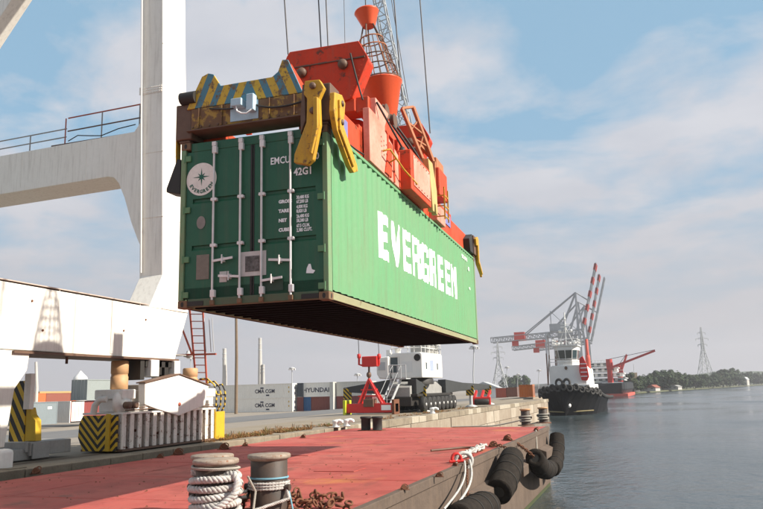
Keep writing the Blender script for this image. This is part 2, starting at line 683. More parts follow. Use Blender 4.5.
vs = [(x, y, gz(x) + .006) for y in (Y0, 330) for x in xs2]
rd.add(vs, [(i, i + 1, i + 5, i + 4) for i in range(3)])
tag(rd.build('road', M_asph), kind='structure')
# kerb stones, one by one
ky = Y0
k = 0
while ky < Y1 - .2:
    ln = random.uniform(1.15, 1.45) if ky < 60 else 2.4
    e = min(ky + ln, Y1)
    dz = random.uniform(-.012, .018)
    dx = random.uniform(-.015, .015)
    s = MB()
    a, c = ky + .012, e - .012
    s.hull8([(qx(a) - KW, a, -.35), (qx(a) + dx, a, -.35), (qx(c) + dx, c, -.35), (qx(c) - KW, c, -.35),
             (qx(a) - KW, a, .012 + dz), (qx(a) + dx, a, .004 + dz), (qx(c) + dx, c, .004 + dz), (qx(c) - KW, c, .012 + dz)])
    s.build('kerb_stone', random.choice([M_kerb, M_kerb, M_kerb, mat('kerb_stone_pale', (.42, .37, .29), .9, .6, (.3, .25, .18), scale=2.2, bump=.015, bscale=18)]), quay, bevel=.02)
    ky = e
    k += 1
# concrete wall blocks of the quay face beyond the barge
by = 31.0
while by < Y1 - 1:
    e = min(by + random.uniform(2.2, 3.0), Y1)
    for z0, z1 in ((-1.28, -.37), (-2.3, -1.31)):
        s = MB()
        o_ = random.uniform(0, .05)
        s.hull8([(qx(by) - .25, by + .03, z0), (qx(by) - .02 + o_, by + .03, z0), (qx(e) - .02 + o_, e - .03, z0), (qx(e) - .25, e - .03, z0),
                 (qx(by) - .25, by + .03, z1), (qx(by) - .02 + o_, by + .03, z1), (qx(e) - .02 + o_, e - .03, z1), (qx(e) - .25, e - .03, z1)])
        s.build('wall_block', M_wall if random.random() < .6 else mat('pale_wall_block', (.44, .38, .30), .9, .7, (.28, .22, .16), scale=.9, streak=.4, bump=.02, bscale=12), quay, bevel=.025)
    by = e
# crane rails let into the apron
for dx in (-1.15, -1.32):
    r_ = MB()
    r_.add([(qx(Y0) + dx, Y0, .004), (qx(Y0) + dx + .06, Y0, .004), (qx(Y1) + dx + .06, Y1, .004), (qx(Y1) + dx, Y1, .004)], [(0, 1, 2, 3)])
    r_.build('crane_rail', M_brown, quay)

# ------------------------------------------------------------------ far bank and hills
fb = MB()
bank = [(-18, 336), (-2, 369), (40, 560), (119, 896), (260, 1150), (560, 1400), (880, 1500), (880, 1690), (-18, 1690)]
fb.add([(x, y, -1.75) for x, y in bank], [tuple(range(len(bank)))])
edge = bank[:7]
for i in range(6):
    (xa, ya), (xb, yb) = edge[i], edge[i + 1]
    fb.quad((xa, ya, -1.75), (xb, yb, -1.75), (xb + 1, yb - 2, -3), (xa + 1, ya - 2, -3))
tag(fb.build('far_bank', mat('bank_grass', (.10, .105, .05), .9, .5, scale=.05)), kind='structure')
hl = MB()
nx, ny = 90, 9
vs = []
for j in range(ny):
    for i in range(nx):
        x = -650 + 1500 * i / (nx - 1)
        y = 1330 + 330 * j / (ny - 1)
        prof = math.sin(math.pi * j / (ny - 1))
        px = (x + 200) / 600
        h = 20 + 12 * noise.noise(Vector((x * .004, 3.1, 0))) + 5 * noise.noise(Vector((x * .02, y * .01, 1)))
        h *= 1.0 if x > 60 else max(.35, 1 - (60 - x) / 500)
        vs.append((x, y, -2 + h * prof))
hl.add(vs, [(j * nx + i, j * nx + i + 1, (j + 1) * nx + i + 1, (j + 1) * nx + i) for j in range(ny - 1) for i in range(nx - 1)], True)
tag(hl.build('hills', mat('wooded_hills', (.045, .07, .035), .9, .6, (.09, .10, .05), scale=.02)), kind='structure')

# ------------------------------------------------------------------ the barge
DZ = -.12
barge = empty('barge', (-8.2, 14, WZ), 0, 'long flat red decked barge moored along the stone quay', 'barge')
def bz(o):
    o.matrix_parent_inverse = Matrix.Translation((8.2, -14, -WZ))
    return o
BX0, BX1, BY0, BY1 = -12.55, -3.9, -4.0, 31.9
h = MB()
sec = [(BY0, 0, 0), (BY0 + 2, 0, 0), (BY1 - 1.2, 0, 0), (BY1, .35, .25)]
h.hull8([(BX0, BY0, -3.2), (BX1, BY0, -3.2), (BX1, BY1 - .6, -3.2), (BX0, BY1 - .6, -3.2), (BX0, BY0, DZ - .012), (BX1, BY0, DZ - .012), (BX1, BY1, DZ - .012), (BX0, BY1, DZ - .012)])
bz(h.build('hull', M_hull, barge, bevel=.04))
d = MB()
nxx, nyy = 18, 60
vs = []
for j in range(nyy + 1):
    for i in range(nxx + 1):
        x = BX0 + .03 + (BX1 - BX0 - .06) * i / nxx
        y = BY0 + .03 + (BY1 - BY0 - .06) * j / nyy
        vs.append((x, y, DZ + .006 * noise.noise(Vector((x * .8, y * .8, 0)))))
d.add(vs, [(j * (nxx + 1) + i, j * (nxx + 1) + i + 1, (j + 1) * (nxx + 1) + i + 1, (j + 1) * (nxx + 1) + i) for j in range(nyy) for i in range(nxx)], True)
bz(d.build('deck', M_deck, barge))
for s in range(5):                                     # rubbing blocks welded along the side
    yb = [4.0, 10.0, 16.6, 22.9, 28.4][s]
    m_ = MB()
    m_.prism([(BX1 + .01, DZ - .62), (BX1 + .30, DZ - .72), (BX1 + .30, DZ - 1.0), (BX1 + .01, DZ - 1.12)], 'xz', yb, yb + 2.3)
    bz(m_.build('rubbing_strake', M_hull, barge, bevel=.02))
g = MB()                                               # gunwale strip at the deck edge
g.box(BX1 - .10, BX1 + .035, BY0, BY1, DZ - .16, DZ + .006)
bz(g.build('gunwale', M_hull, barge, bevel=.012))
tl = MB()
tl.box(BX1 + .005, BX1 + .012, BY0 + .1, BY1 - .75, WZ - .1, WZ + .12)
bz(tl.build('waterline_weed', mat('algae', (.05, .06, .02), .8, .6, (.04, .05, .02), scale=2), barge))


def padeye(p, s=1.0, a=0.0):
    m_ = MB()
    m_.prism([(-.20 * s, 0), (.20 * s, 0), (.12 * s, .14 * s), (.04 * s, .2 * s), (-.04 * s, .2 * s), (-.12 * s, .14 * s)], 'xz', -.025 * s, .025 * s)
    m_.box(-.24 * s, .24 * s, -.07 * s, .07 * s, 0, .02 * s)
    m_.tube([(.14 * s * math.cos(t) + .02, .1 * s * math.sin(t), .12 * s + .1 * s * math.sin(t)) for t in np.linspace(0, 2 * math.pi, 11)[:-1]], .02 * s, 6, True)
    o = m_.build('deck_eye', M_rust, barge)
    o.matrix_parent_inverse = Matrix.Translation((8.2, -14, -WZ)) @ Matrix.Translation(p) @ Matrix.Rotation(a, 4, 'Z')
    return o


for px, py, s in ((224, 449.5, .85), (245, 446, .5), (160, 458, .5), (178, 455, .8), (493, 447, .7), (507, 440.5, .8), (455, 466, .4), (439, 477, .4), (404, 490, .4), (303, 438, .6), (36, 474, .7), (536, 431, .6)):
    padeye(at_z(px, py, DZ), s, random.uniform(-.6, .6))

# ------------------------------------------------------------------ the hanging container (local: x -2.438..0, y 0..12.192, z 0..2.591)
CLOC = Vector((-4.084511, 9.552916, 2.771132))
CRZ = R(2.108)
CL, CW, CH = 12.192, 2.438, 2.591
cont = empty('shipping_container', CLOC, CRZ, 'green forty foot container hanging from the orange spreader, white lettering on its side', 'container')
# corrugated sides
NC = 43
pitch = (CL - .36) / NC
DEP = .028


def prof_breaks():
    out = []
    y = .18
    for i in range(NC):
        out += [(y, 0), (y + pitch * .25, 0), (y + pitch * .5, 1), (y + pitch * .75, 1)]
        y += pitch
    out.append((CL - .18, 0))
    return out


PB = prof_breaks()


def side_x(y):                     # depth of the outer sheet behind the face of the posts
    for (a, da), (b_, db) in zip(PB, PB[1:]):
        if a <= y <= b_:
            return -.012 - DEP * (da + (db - da) * (y - a) / (b_ - a))
    return -.012


for sgn, nm in ((1, 'side_panel'), (-1, 'side_panel')):
    s = MB()
    vs, fs = [], []
    for y, dd in PB:
        x = -.012 - DEP * dd
        x = x if sgn > 0 else -CW - x
        vs += [(x, y, .155), (x, y, CH - .055)]
    for i in range(len(PB) - 1):
        fs.append((2 * i, 2 * i + 2, 2 * i + 3, 2 * i + 1))
    s.add(vs, fs)
    s.build(nm, M_green, cont)
rf = MB()
vs, fs = [], []
for y, dd in PB:
    vs += [(-CW + .06, y, CH - .018 - .02 * dd), (-.06, y, CH - .018 - .02 * dd)]
for i in range(len(PB) - 1):
    fs.append((2 * i, 2 * i + 1, 2 * i + 3, 2 * i + 2))
rf.add(vs, fs)
rf.build('roof', M_green, cont)
for x0, x1 in ((-.062, -.001), (-CW + .001, -CW + .062)):
    s = MB()
    s.box(x0, x1, .179, CL - .179, CH - .072, CH - .012)
    s.build('top_rail', M_green, cont, bevel=.008)
    s = MB()
    s.box(x0 + .012 if x0 < -1 else x0 - .05, x1 - .016 if x0 > -1 else x1 + .05, .179, CL - .179, .012, .13)
    s.box(x0 - .03 if x0 > -1 else x0, x1 if x0 > -1 else x1 + .03, .179, CL - .179, .012, .026)
    s.build('bottom_rail', M_rail, cont, bevel=.006)
    s = MB()
    s.box(x0 - .05 if x0 > -1 else x0 + .06, x1 - .07 if x0 > -1 else x1 + .05, .179, CL - .179, .13, .16)
    s.build('rail_recess', M_dark, cont)
for x0 in (-.162, -CW):
    for y0 in (0, CL - .178):
        for z0 in (0, CH - .118):
            s = MB()                                   # corner casting with an oval hole in its outer faces
            x1, y1, z1 = x0 + .162, y0 + .178, z0 + .118
            s.box(x0, x1, y0, y1, z0, z1)
            c = s.build('corner_casting', M_castr, cont, bevel=.012)
            hx = 1 if x0 > -1 else -1
            fx = x1 if hx > 0 else x0
            fy = y0 if y0 < 1 else y1
            sy = -1 if y0 < 1 else 1
            ring = [(.026 * math.cos(a), .04 * math.sin(a)) for a in np.linspace(0, 2 * math.pi, 13)[:-1]]
            hh = MB()
            hh.add([(x0 + .081 + u, fy + sy * .002, z0 + .059 + w_) for u, w_ in ring], [tuple(range(12))])
            hh.build('casting_hole', M_dark, c)
            hh = MB()
            hh.add([(fx + hx * .002, y0 + .089 + u, z0 + .059 + w_) for u, w_ in ring], [tuple(range(12))])
            hh.build('casting_hole', M_dark, c)
    for y0 in (.0, CL - .15):
        s = MB()
        if x0 > -1:
            s.box(-.085, -.003, y0 + .003, y0 + .15, .118, CH - .118)
        else:
            s.box(-CW + .003, -CW + .085, y0 + .003, y0 + .15, .118, CH - .118)
        s.build('corner_post', mat('worn_green_post', (.16, .30, .15), .55, .5, (.30, .24, .12), rust=.42, rustcol=(.24, .11, .05), scale=2.6, streak=.2), cont, bevel=.01)
s = MB()
s.box(-CW + .163, -.163, .03, .14, CH - .155, CH - .012)
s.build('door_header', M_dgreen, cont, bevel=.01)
s = MB()
s.box(-CW + .163, -.163, .012, .14, .02, .135)
s.build('door_sill', mat('worn_sill', (.07, .13, .07), .6, .6, (.13, .09, .05), rust=.35, scale=3), cont, bevel=.008)
for a, b_ in ((-CW + .165, -CW + .43), (-.43, -.165)):  # dark slots beside the castings
    s = MB()
    s.box(a, b_, .004, .012, .03, .10)
    s.build('sill_slot', M_dark, cont)
s = MB()                                               # far end wall
s.box(-CW + .09, -.09, CL - .06, CL - .02, .12, CH - .1)
s.build('front_wall', M_green, cont)
s = MB()
s.box(-CW + .06, -.06, .1, CL - .1, .10, .135)
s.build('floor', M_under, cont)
for i in range(38):
    y = .35 + i * (CL - .7) / 37
    s = MB()
    s.box(-CW + .065, -.115, y - .03, y + .03, .022, .10)
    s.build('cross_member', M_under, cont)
# the doors
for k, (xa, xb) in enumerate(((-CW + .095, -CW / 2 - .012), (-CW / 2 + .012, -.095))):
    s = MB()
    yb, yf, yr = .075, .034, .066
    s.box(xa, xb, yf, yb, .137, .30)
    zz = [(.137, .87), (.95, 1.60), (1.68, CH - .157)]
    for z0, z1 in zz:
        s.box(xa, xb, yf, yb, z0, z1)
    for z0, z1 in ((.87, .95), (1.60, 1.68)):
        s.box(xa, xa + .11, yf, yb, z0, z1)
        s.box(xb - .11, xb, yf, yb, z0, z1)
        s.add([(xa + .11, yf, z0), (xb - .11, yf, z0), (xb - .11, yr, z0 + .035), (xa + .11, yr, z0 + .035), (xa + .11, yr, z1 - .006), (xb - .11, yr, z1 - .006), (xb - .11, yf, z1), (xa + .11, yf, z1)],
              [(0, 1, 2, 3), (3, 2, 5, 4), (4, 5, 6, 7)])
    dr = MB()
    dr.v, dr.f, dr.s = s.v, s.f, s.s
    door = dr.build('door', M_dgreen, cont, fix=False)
    s = MB()
    s.box(xb - .02 if k == 0 else xa, xb + .010 if k == 0 else xa + .02, .026, .034, .14, CH - .16)
    s.build('door_gasket', M_dark, door)
    sgn = 1 if k == 0 else -1
    for z in (.20, .74, 1.51, 2.33):                    # hinges on the post
        s = MB()
        xh = -CW + .01 if k == 0 else -.01
        s.box(min(xh, xh + sgn * .16), max(xh, xh + sgn * .16), .006, .034, z - .045, z + .045)
        s.tube([(xh + sgn * .055, .008, z - .06), (xh + sgn * .055, .008, z + .06)], .016, 8)
        s.build('hinge', mat('worn_hinge_green', (.10, .26, .12), .55, .5, (.2, .2, .1), rust=.25, scale=6), door, bevel=.004)
    for xbar in ((-1.85, -1.40) if k == 0 else (-1.05, -.585)):
        s = MB()
        s.tube([(xbar, -.012, .10), (xbar, -.012, CH - .09)], .017, 10)
        bar = s.build('locking_bar', M_galv, door)
        for z in (.42 - .28, CH - .23):
            s = MB()
            s.box(xbar - .03, xbar + .045, -.03, .034, z, z + .11)
            s.build('bar_bracket', M_galv, bar, bevel=.008)
        for z in (.92, 1.63):
            s = MB()
            s.box(xbar - .04, xbar + .05, -.026, .034, z - .02, z + .025)
            s.tube([(xbar - .045, -.012, z), (xbar + .06, -.012, z)], .015, 6)
            s.build('bar_guide', M_galv, bar)
        for z in (.055, CH - .085):
            s = MB()
            s.box(xbar - .035, xbar + .035, -.03, .028, z - .03, z + .04)
            s.build('bar_cam', M_castr if z < 1 else M_galv, bar, bevel=.006)
    for xh, z, sg in (((-1.85, .68, 1), (-1.40, .42, -1)) if k == 0 else ((-1.05, .33, 1), (-.585, .60, -1))):
        s = MB()
        s.bar((xh, -.025, z), (xh + sg * .34, -.03, z + .03), .018, .034)
        s.box(xh + sg * .17 - .018, xh + sg * .17 + .018, -.035, .034, z - .02, z + .05)
        s.tube([(xh + sg * .17, -.042, z - .05), (xh + sg * .17, -.042, z + .085)], .011, 6)
        s.build('door_handle', M_galv, door)
# flat print on the doors
YD = .028
s = MB()
s.add([(-2.085 + .26 * math.cos(a), YD, 1.985 + .26 * math.sin(a)) for a in np.linspace(0, 2 * math.pi, 49)[:-1]], [tuple(range(48))])
disc = s.build('emblem_disc', mat('emblem_white', (.86, .80, .72), .6, .3, scale=14, bump=0), cont)
disc.location = (0, 0, 0)
s = MB()
pts = []
for i in range(16):
    a = math.pi / 2 - i * math.pi / 8
    r_ = (.145 if i % 4 == 0 else .088) if i % 2 == 0 else .034
    pts.append((-2.085 + r_ * math.cos(a), YD - .003, 2.02 + r_ * math.sin(a)))
ctr = (-2.085, YD - .003, 2.02)
s.add(pts + [ctr], [(i, (i + 1) % 16, 16) for i in range(16)])
s.build('emblem_star', M_star, cont, fix=False)
word = 'EVERGREEN'
for i, chx in enumerate(word):
    a = R(-90 + (i - 4) * 15.5)
    rr = .222
    text_obj('emblem_letter', chx, .075, M_star, cont, (-2.085 + rr * math.cos(a), YD - .003, 1.985 + rr * math.sin(a)), (R(90), 0, 0), .003)
    o = COL.objects[-1]
    o.rotation_euler = Matrix.Rotation(-(a + math.pi / 2), 3, 'Y').to_euler() if False else (Matrix.Rotation(-(a + math.pi / 2), 3, 'Y') @ Matrix.Rotation(R(90), 3, 'X')).to_euler()


def dtext(body, size, x, z, bold=.004, sx=1.0, mt=None):
    return text_obj('door_lettering', body, size, mt or M_white, cont, (x, YD - .002, z), (R(90), 0, 0), bold, 'LEFT', sx)


dtext('EMCU', .15, -.925, 2.08, .003, .80)
dtext('46714', .15, -.54, 2.08, .003, .72)
dtext('0', .15, -.205, 2.08, .003, .86)
dtext('42G1', .155, -.545, 1.87, .005, .86)
for i, (nm, a, b_) in enumerate((('GROSS', '30,480 KG', '67,200 LB'), ('TARE', '4,000 KG', '8,820 LB'), ('NET', '26,480 KG', '58,380 LB'), ('CUBE', '67.5 CU.M.', '2,385 CU.FT.'))):
    z = 1.475 - i * .142
    dtext(nm, .068, -.79, z - .005, .004, 1.02)
    dtext(a, .068, -.505, z + .035, .003, .66)
    dtext(b_, .068, -.505, z - .03, .003, .66)
s = MB()
s.box(-2.145, -1.93, YD - .003, YD + .006, .425, .80)
s.build('data_plate', M_greyprint, cont)
for x0, x1, z0, z1, mt_ in ((-1.43, -.99, .42, .785, M_white), (-1.75, -1.63, .36, .52, M_white)):
    s = MB()
    s.box(x0, x1, YD - .004, YD + .005, z0, z1)
    pl = s.build('placard', mat('placard_white', (.60, .57, .53), .6, .35, scale=9, bump=0), cont)
    if x1 - x0 > .2:
        s = MB()
        s.lathe([(0, 0), (.165, 0)], 4, (-1.21, YD - .007, .60), (0, -1, 0), False)
        s.build('placard_mark', M_placard, pl)
s = MB()
s.lathe([(.055, 0), (.088, 0)], 24, (0, 0, 0), (0, -1, 0), False)
s.lathe([(0, .0), (.05, .0)], 24, (0, 0, 0), (0, -1, 0), False)
ov = s.build('oval_plate', mat('oval_plate_print', (.55, .50, .45), .6, .3, scale=9, bump=0), cont)
ov.location = (-2.08, YD - .002, 1.30)
ov.scale = (.85, 1, 1.15)
s = MB()                                               # torn white sticker, lower right of the door
s.prism([(-.36, .40), (-.25, .39), (-.22, .43), (-.27, .45), (-.29, .53), (-.32, .53), (-.35, .47)], 'xz', YD - .003, YD)
s.build('torn_sticker', M_white, cont)
s = MB()
s.box(-1.06, -.72, YD - .002, YD, .18, .33)
s.build('dirty_patch', mat('repaint_patch', (.035, .07, .045), .6, .3, bump=0), cont)

# big white word on the side, painted over the corrugations
def clip(poly, y0, y1):
    def cut(p, lim, keep):
        out = []
        for i in range(len(p)):
            a, b2 = p[i], p[(i + 1) % len(p)]
            ia, ib = keep(a[0]), keep(b2[0])
            if ia:
                out.append(a)
            if ia != ib:
                f = (lim - a[0]) / (b2[0] - a[0])
                out.append((lim, a[1] + f * (b2[1] - a[1])))
        return out
    p = cut(poly, y0, lambda v: v >= y0 - 1e-9)
    if len(p) > 2:
        p = cut(p, y1, lambda v: v <= y1 + 1e-9)
    return p if len(p) > 2 else None


def rect(a, b, c, d):
    return [(a, c), (b, c), (b, d), (a, d)]


GLY = {
    'E': [rect(0, .36, 0, 1), rect(.36, 1, .78, 1), rect(.36, .90, .40, .62), rect(.36, 1, 0, .23)],
    'V': [[(-.04, 1), (.27, 1), (.56, 0), (.36, 0)], [(.77, 1), (1.08, 1), (.68, 0), (.45, 0)]],
    'R': [rect(0, .34, 0, 1), rect(.34, .90, .82, 1), rect(.66, 1, .54, .90), rect(.34, .90, .38, .58), rect(.62, 1, 0, .40)],
    'G': [rect(0, .34, .05, .95), rect(.10, .94, .80, 1), rect(.10, .94, 0, .19), rect(.66, 1, .06, .50), rect(.48, .68, .38, .50), rect(.66, 1, .70, .92)],
    'N': [rect(0, .30, 0, 1), rect(.70, 1, 0, 1), [(.30, 1), (.44, .9), (.70, 0), (.56, .1)]],
}
ys_ = [a for a, _ in PB]
yL, LW, LP, z0, zh = 2.52, .625, .77, 1.02, .84
for i, ch in enumerate('EVERGREEN'):
    s = MB()
    for poly in GLY[ch]:
        pp = [(yL + i * LP + u * LW, z0 + v_ * zh) for u, v_ in poly]
        for a, b_ in zip(ys_, ys_[1:]):
            c = clip(pp, a, b_)
            if c:
                s.add([(side_x(y) + .004, y, z) for y, z in c], [tuple(range(len(c)))])
    s.build('side_letter', M_white, cont)
for bd, y, z, sz in (('EMCU 467142 0', 10.2, 2.28, .15), ('42G1', 11.05, 2.05, .15), ('8 FT 6', 11.1, 1.5, .10)):
    text_obj('side_marking', bd, sz, M_white, cont, (.004 - .012, y, z), (R(90), 0, R(90)), .004, 'LEFT', .8)

# ------------------------------------------------------------------ the spreader that holds it (same local frame)
sp = empty('container_spreader', CLOC + Vector((0, 0, CH)), CRZ, 'orange and yellow spreader frame gripping the top of the green container', 'spreader')
ZB = -CH


def sb(m_, name, mt, parent=sp, bevel=0):
    for i, (x, y, z) in enumerate(m_.v):
        m_.v[i] = (x, y, z + ZB)
    return m_.build(name, mt, parent, bevel)


def end_frame(yc, sg):
    """end beam with its corner blocks; sg -1 near end, +1 far end"""
    def yy(a, b_):
        a, b_ = yc + sg * a, yc + sg * b_
        return min(a, b_), max(a, b_)
    s = MB()
    s.box(-2.24, -.22, *yy(-.32, .06), 2.76, 3.11)
    eb = sb(s, 'end_beam', M_ryellow, bevel=.02)
    s = MB()
    s.box(-2.30, -.16, *yy(-.34, .10), 2.735, 2.757)
    sb(s, 'end_beam_flange', M_brown, bevel=.004)
    for x0, x1 in ((-2.53, -2.242), (-.218, .07)):
        s = MB()
        s.box(x0, x1, *yy(-.36, .03), 2.64, 3.22)
        s.box(x0 + .05, x1 - .05, *yy(-.30, -.0), 2.592, 2.64)
        sb(s, 'corner_block', M_brown, bevel=.02)
    s = MB()
    y0, y1 = yy(-.02, .02)
    s.tube([(-2.42, yc + sg * .05, 3.30), (-2.16, yc + sg * .05, 3.30)], .10, 12)
    sb(s, 'roller', M_dark)
    return eb


end_frame(0, -1)
end_frame(CL, 1)
M_strp = stripes('blue_yellow_stripes', (.58, .36, .03), (.07, .20, .26), 1.0, 0, .42, 3.9, mirror=-1.25, duty=.47, wear=.36)
poly = [(-2.32, 3.112), (-2.06, 3.62), (-1.95, 3.66), (-1.86, 3.63), (-1.73, 3.42), (-.86, 3.43), (-.76, 3.50), (-.69, 3.68), (-.60, 3.67), (-.36, 3.112)]
for y0, y1 in ((-.06, -.02), (CL + .02, CL + .06)):
    s = MB()
    s.prism(poly, 'xz', y0, y1)
    sb(s, 'striped_plate', M_strp, bevel=.004)
for x0 in (-2.0, -.66):
    for (ya, yb, yc) in ((-.015, .55, 1.35), (CL + .015, CL - .55, CL - 1.35)):
        s = MB()
        s.prism([(ya, 3.62), (ya, 3.115), (yc, 3.115), (yc, 3.2), (yb, 3.45)], 'yz', x0, x0 + .10)
        sb(s, 'gusset', M_orange2, bevel=.006)
# electric box on the near end beam
s = MB()
s.box(-1.55, -1.08, -.075, -.062, 2.80, 3.10)
bk = sb(s, 'junction_panel', M_bluebox, bevel=.004)
s = MB()
s.box(-1.46, -1.28, -.24, -.076, 2.98, 3.10)
s.box(-1.22, -1.10, -.20, -.076, 2.90, 3.16)
sb(s, 'junction_box', M_bluebox, bk, bevel=.012)
s = MB()
s.tube([(-1.38, -.2, 2.98), (-1.36, -.22, 2.90), (-1.28, -.23, 2.85), (-1.2, -.22, 2.84), (-1.13, -.2, 2.90)], .012, 6)
sb(s, 'junction_cable', M_white, bk)


def plate(pts, plane, a, b_, name, mt=M_yellow, bev=.012):
    s = MB()
    s.prism(pts, plane, a, b_)
    return sb(s, name, mt, bevel=bev)


# guide flippers
plate([(-.25, 3.20), (-.02, 3.19), (.05, 3.06), (-.03, 2.90), (-.02, 2.50), (-.13, 1.99), (-.22, 1.92), (-.43, 1.98), (-.42, 2.10), (-.23, 2.56), (-.215, 2.92), (-.27, 3.0)], 'xz', -.24, -.14, 'corner_flipper')
for z_ in (3.1, 2.72):
    s = MB()
    s.lathe([(.05, 0), (.05, .03), (.03, .045), (0, .05)], 12, (-.12, -.24, z_), (0, -1, 0))
    sb(s, 'flipper_pin', M_brown)
plate([(-.10, 2.9), (-.03, 2.9), (-.03, 2.45), (-.13, 2.06), (-.17, 2.10), (-.10, 2.5)], 'xz', -.30, -.245, 'flipper_rib')
plate([(-.30, 3.16), (-.26, 3.16), (-.25, 2.6), (-.33, 2.4), (-.33, 2.7)], 'xz', -.22, -.15, 'flipper_link', M_brown)
plate([(-.10, 3.02), (.22, 3.10), (.36, 3.02), (.28, 2.62), (.86, 2.19), (.90, 2.10), (.70, 2.02), (.52, 2.08), (-.02, 2.46), (-.14, 2.72)], 'yz', .085, .165, 'corner_flipper')
plate([(.02, 2.95), (.10, 2.97), (.12, 2.52), (.66, 2.12), (.60, 2.08), (.02, 2.48)], 'yz', .166, .20, 'flipper_rib')
for y_, z_ in ((.12, 2.92), (.10, 2.62)):
    s = MB()
    s.lathe([(.045, 0), (.045, .05), (0, .06)], 12, (.165, y_, z_), (1, 0, 0))
    sb(s, 'flipper_pin', M_brown)
plate([(-2.555, 3.2), (-2.53, 3.22), (-2.53, 2.30), (-2.545, 2.26), (-2.555, 2.5)], 'xz', .02, .14, 'corner_flipper')
plate([(-2.52, 2.36), (-2.455, 2.34), (-2.45, 1.78), (-2.70, 1.84), (-2.70, 1.9)], 'xz', .02, .30, 'flipper_blade', M_dark)
plate([(CL - .38, 3.10), (CL - .05, 3.22), (CL + .10, 3.15), (CL + .10, 2.5), (CL + .46, 2.14), (CL + .40, 2.04), (CL - .02, 2.42), (CL - .06, 2.95), (CL - .32, 2.9)], 'yz', .075, .14, 'corner_flipper')
plate([(-.02, 3.25), (.12, 3.22), (.12, 2.6), (.22, 2.1), (.14, 2.02), (.02, 2.4), (-.02, 2.8)], 'xz', CL + .03, CL + .11, 'corner_flipper')
plate([(CL - 1.0, 3.0), (CL - .5, 3.22), (CL - .42, 2.64), (CL - .9, 2.64)], 'yz', -.25, .05, 'end_guide', M_dark)
# telescopic beams along both sides
for xs_ in ((-.60, -.14), (-2.30, -1.84)):
    for (ya, yb, z0, z1, mt_) in ((.34, 2.9, 2.68, 3.19, M_orange2), (9.2, 11.83, 2.68, 3.22, M_orange2), (1.9, 3.0, 2.64, 3.27, M_orange2), (2.4, 9.6, 2.63, 3.36, M_orange2)):
        s = MB()
        if xs_[0] < -1:
            z1 = z1 - .36
        s.box(*xs_, ya, yb, z0, z1)
        sb(s, 'telescopic_beam', mt_, bevel=.015)
s = MB()
s.box(-.139, -.13, 1.0, 1.28, 2.78, 3.08)
sb(s, 'faded_blue_mark', mat('faded_blue_print', (.2, .2, .42), .6, .3, bump=0))
s = MB()
s.box(-.129, -.122, 8.6, 9.4, 2.95, 3.25)
s.box(-.129, -.122, 7.6, 8.4, 2.95, 3.25)
sb(s, 'faded_blue_mark', MATS['faded_blue_print'])
for y0 in (2.5, 5.2, 6.6, 9.2):
    s = MB()
    s.box(-2.0, -.5, y0, y0 + .45, 2.75, 3.15)
    sb(s, 'cross_beam', M_orange, bevel=.015)
# sunlit side plate, box and fork of the middle frame
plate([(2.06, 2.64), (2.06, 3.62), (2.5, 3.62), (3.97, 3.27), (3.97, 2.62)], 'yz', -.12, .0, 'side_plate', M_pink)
plate([(2.9, 2.66), (3.2, 3.35), (3.38, 3.33), (3.30, 2.66)], 'yz', .0, .03, 'side_rib', M_orange2)
s = MB()
s.box(-.12, .23, 3.98, 5.65, 2.60, 3.43)
sb(s, 'motor_box', M_orange2, bevel=.02)
s = MB()
s.box(.231, .245, 4.15, 5.55, 2.72, 3.36)
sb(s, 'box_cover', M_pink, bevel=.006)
for i in range(4):
    s = MB()
    s.lathe([(.075, 0), (.075, .05), (.05, .12), (0, .14)], 10, (.0, 4.2 + i * .32, 3.43))
    sb(s, 'valve_cap', M_dark)
s = MB()
for i in range(16):
    yv = 2.55 + .28 * (i % 4) * .55 + .2
    zv = 3.30 - .09 * (i // 4) - .03 * (i % 4)
    s.lathe([(.018, 0), (.018, .006)], 6, (.0, yv, zv), (1, 0, 0), False)
tag(sb(s, 'bolt_heads', M_brown), kind='stuff')
s = MB()
s.tube([(.02, 2.75, 3.02), (.16, 2.75, 3.04), (.16, 3.7, 2.92), (.26, 4.3, 2.78)], .018, 7)
s.tube([(.02, 3.15, 2.92), (.16, 3.15, 2.98)], .016, 7)
sb(s, 'grab_rail', M_yellow)
plate([(5.70, 3.75), (6.10, 3.75), (6.45, 3.2), (6.45, 2.62), (6.32, 2.62), (6.28, 2.82), (6.16, 2.82), (6.12, 2.62), (5.98, 2.62), (5.90, 3.0)], 'yz', .07, .19, 'lift_fork', mat('fork_tan', (.60, .42, .16), .6, .4, rust=.3, scale=4))
s = MB()
for z in (2.70, 2.95, 3.2):
    s.bar((.06, 6.9, z), (.26, 6.9, z), .025)
    s.bar((.26, 6.9, z), (.26, 7.3, z), .025)
for y in (6.9, 7.3):
    s.bar((.26, y, 2.62), (.26, y, 3.4), .03)
sb(s, 'step_ladder', M_yellow)
s = MB()
s.box(-.14, .06, 7.0, 7.9, 2.64, 3.05)
sb(s, 'hydraulic_tank', M_pink, bevel=.02)
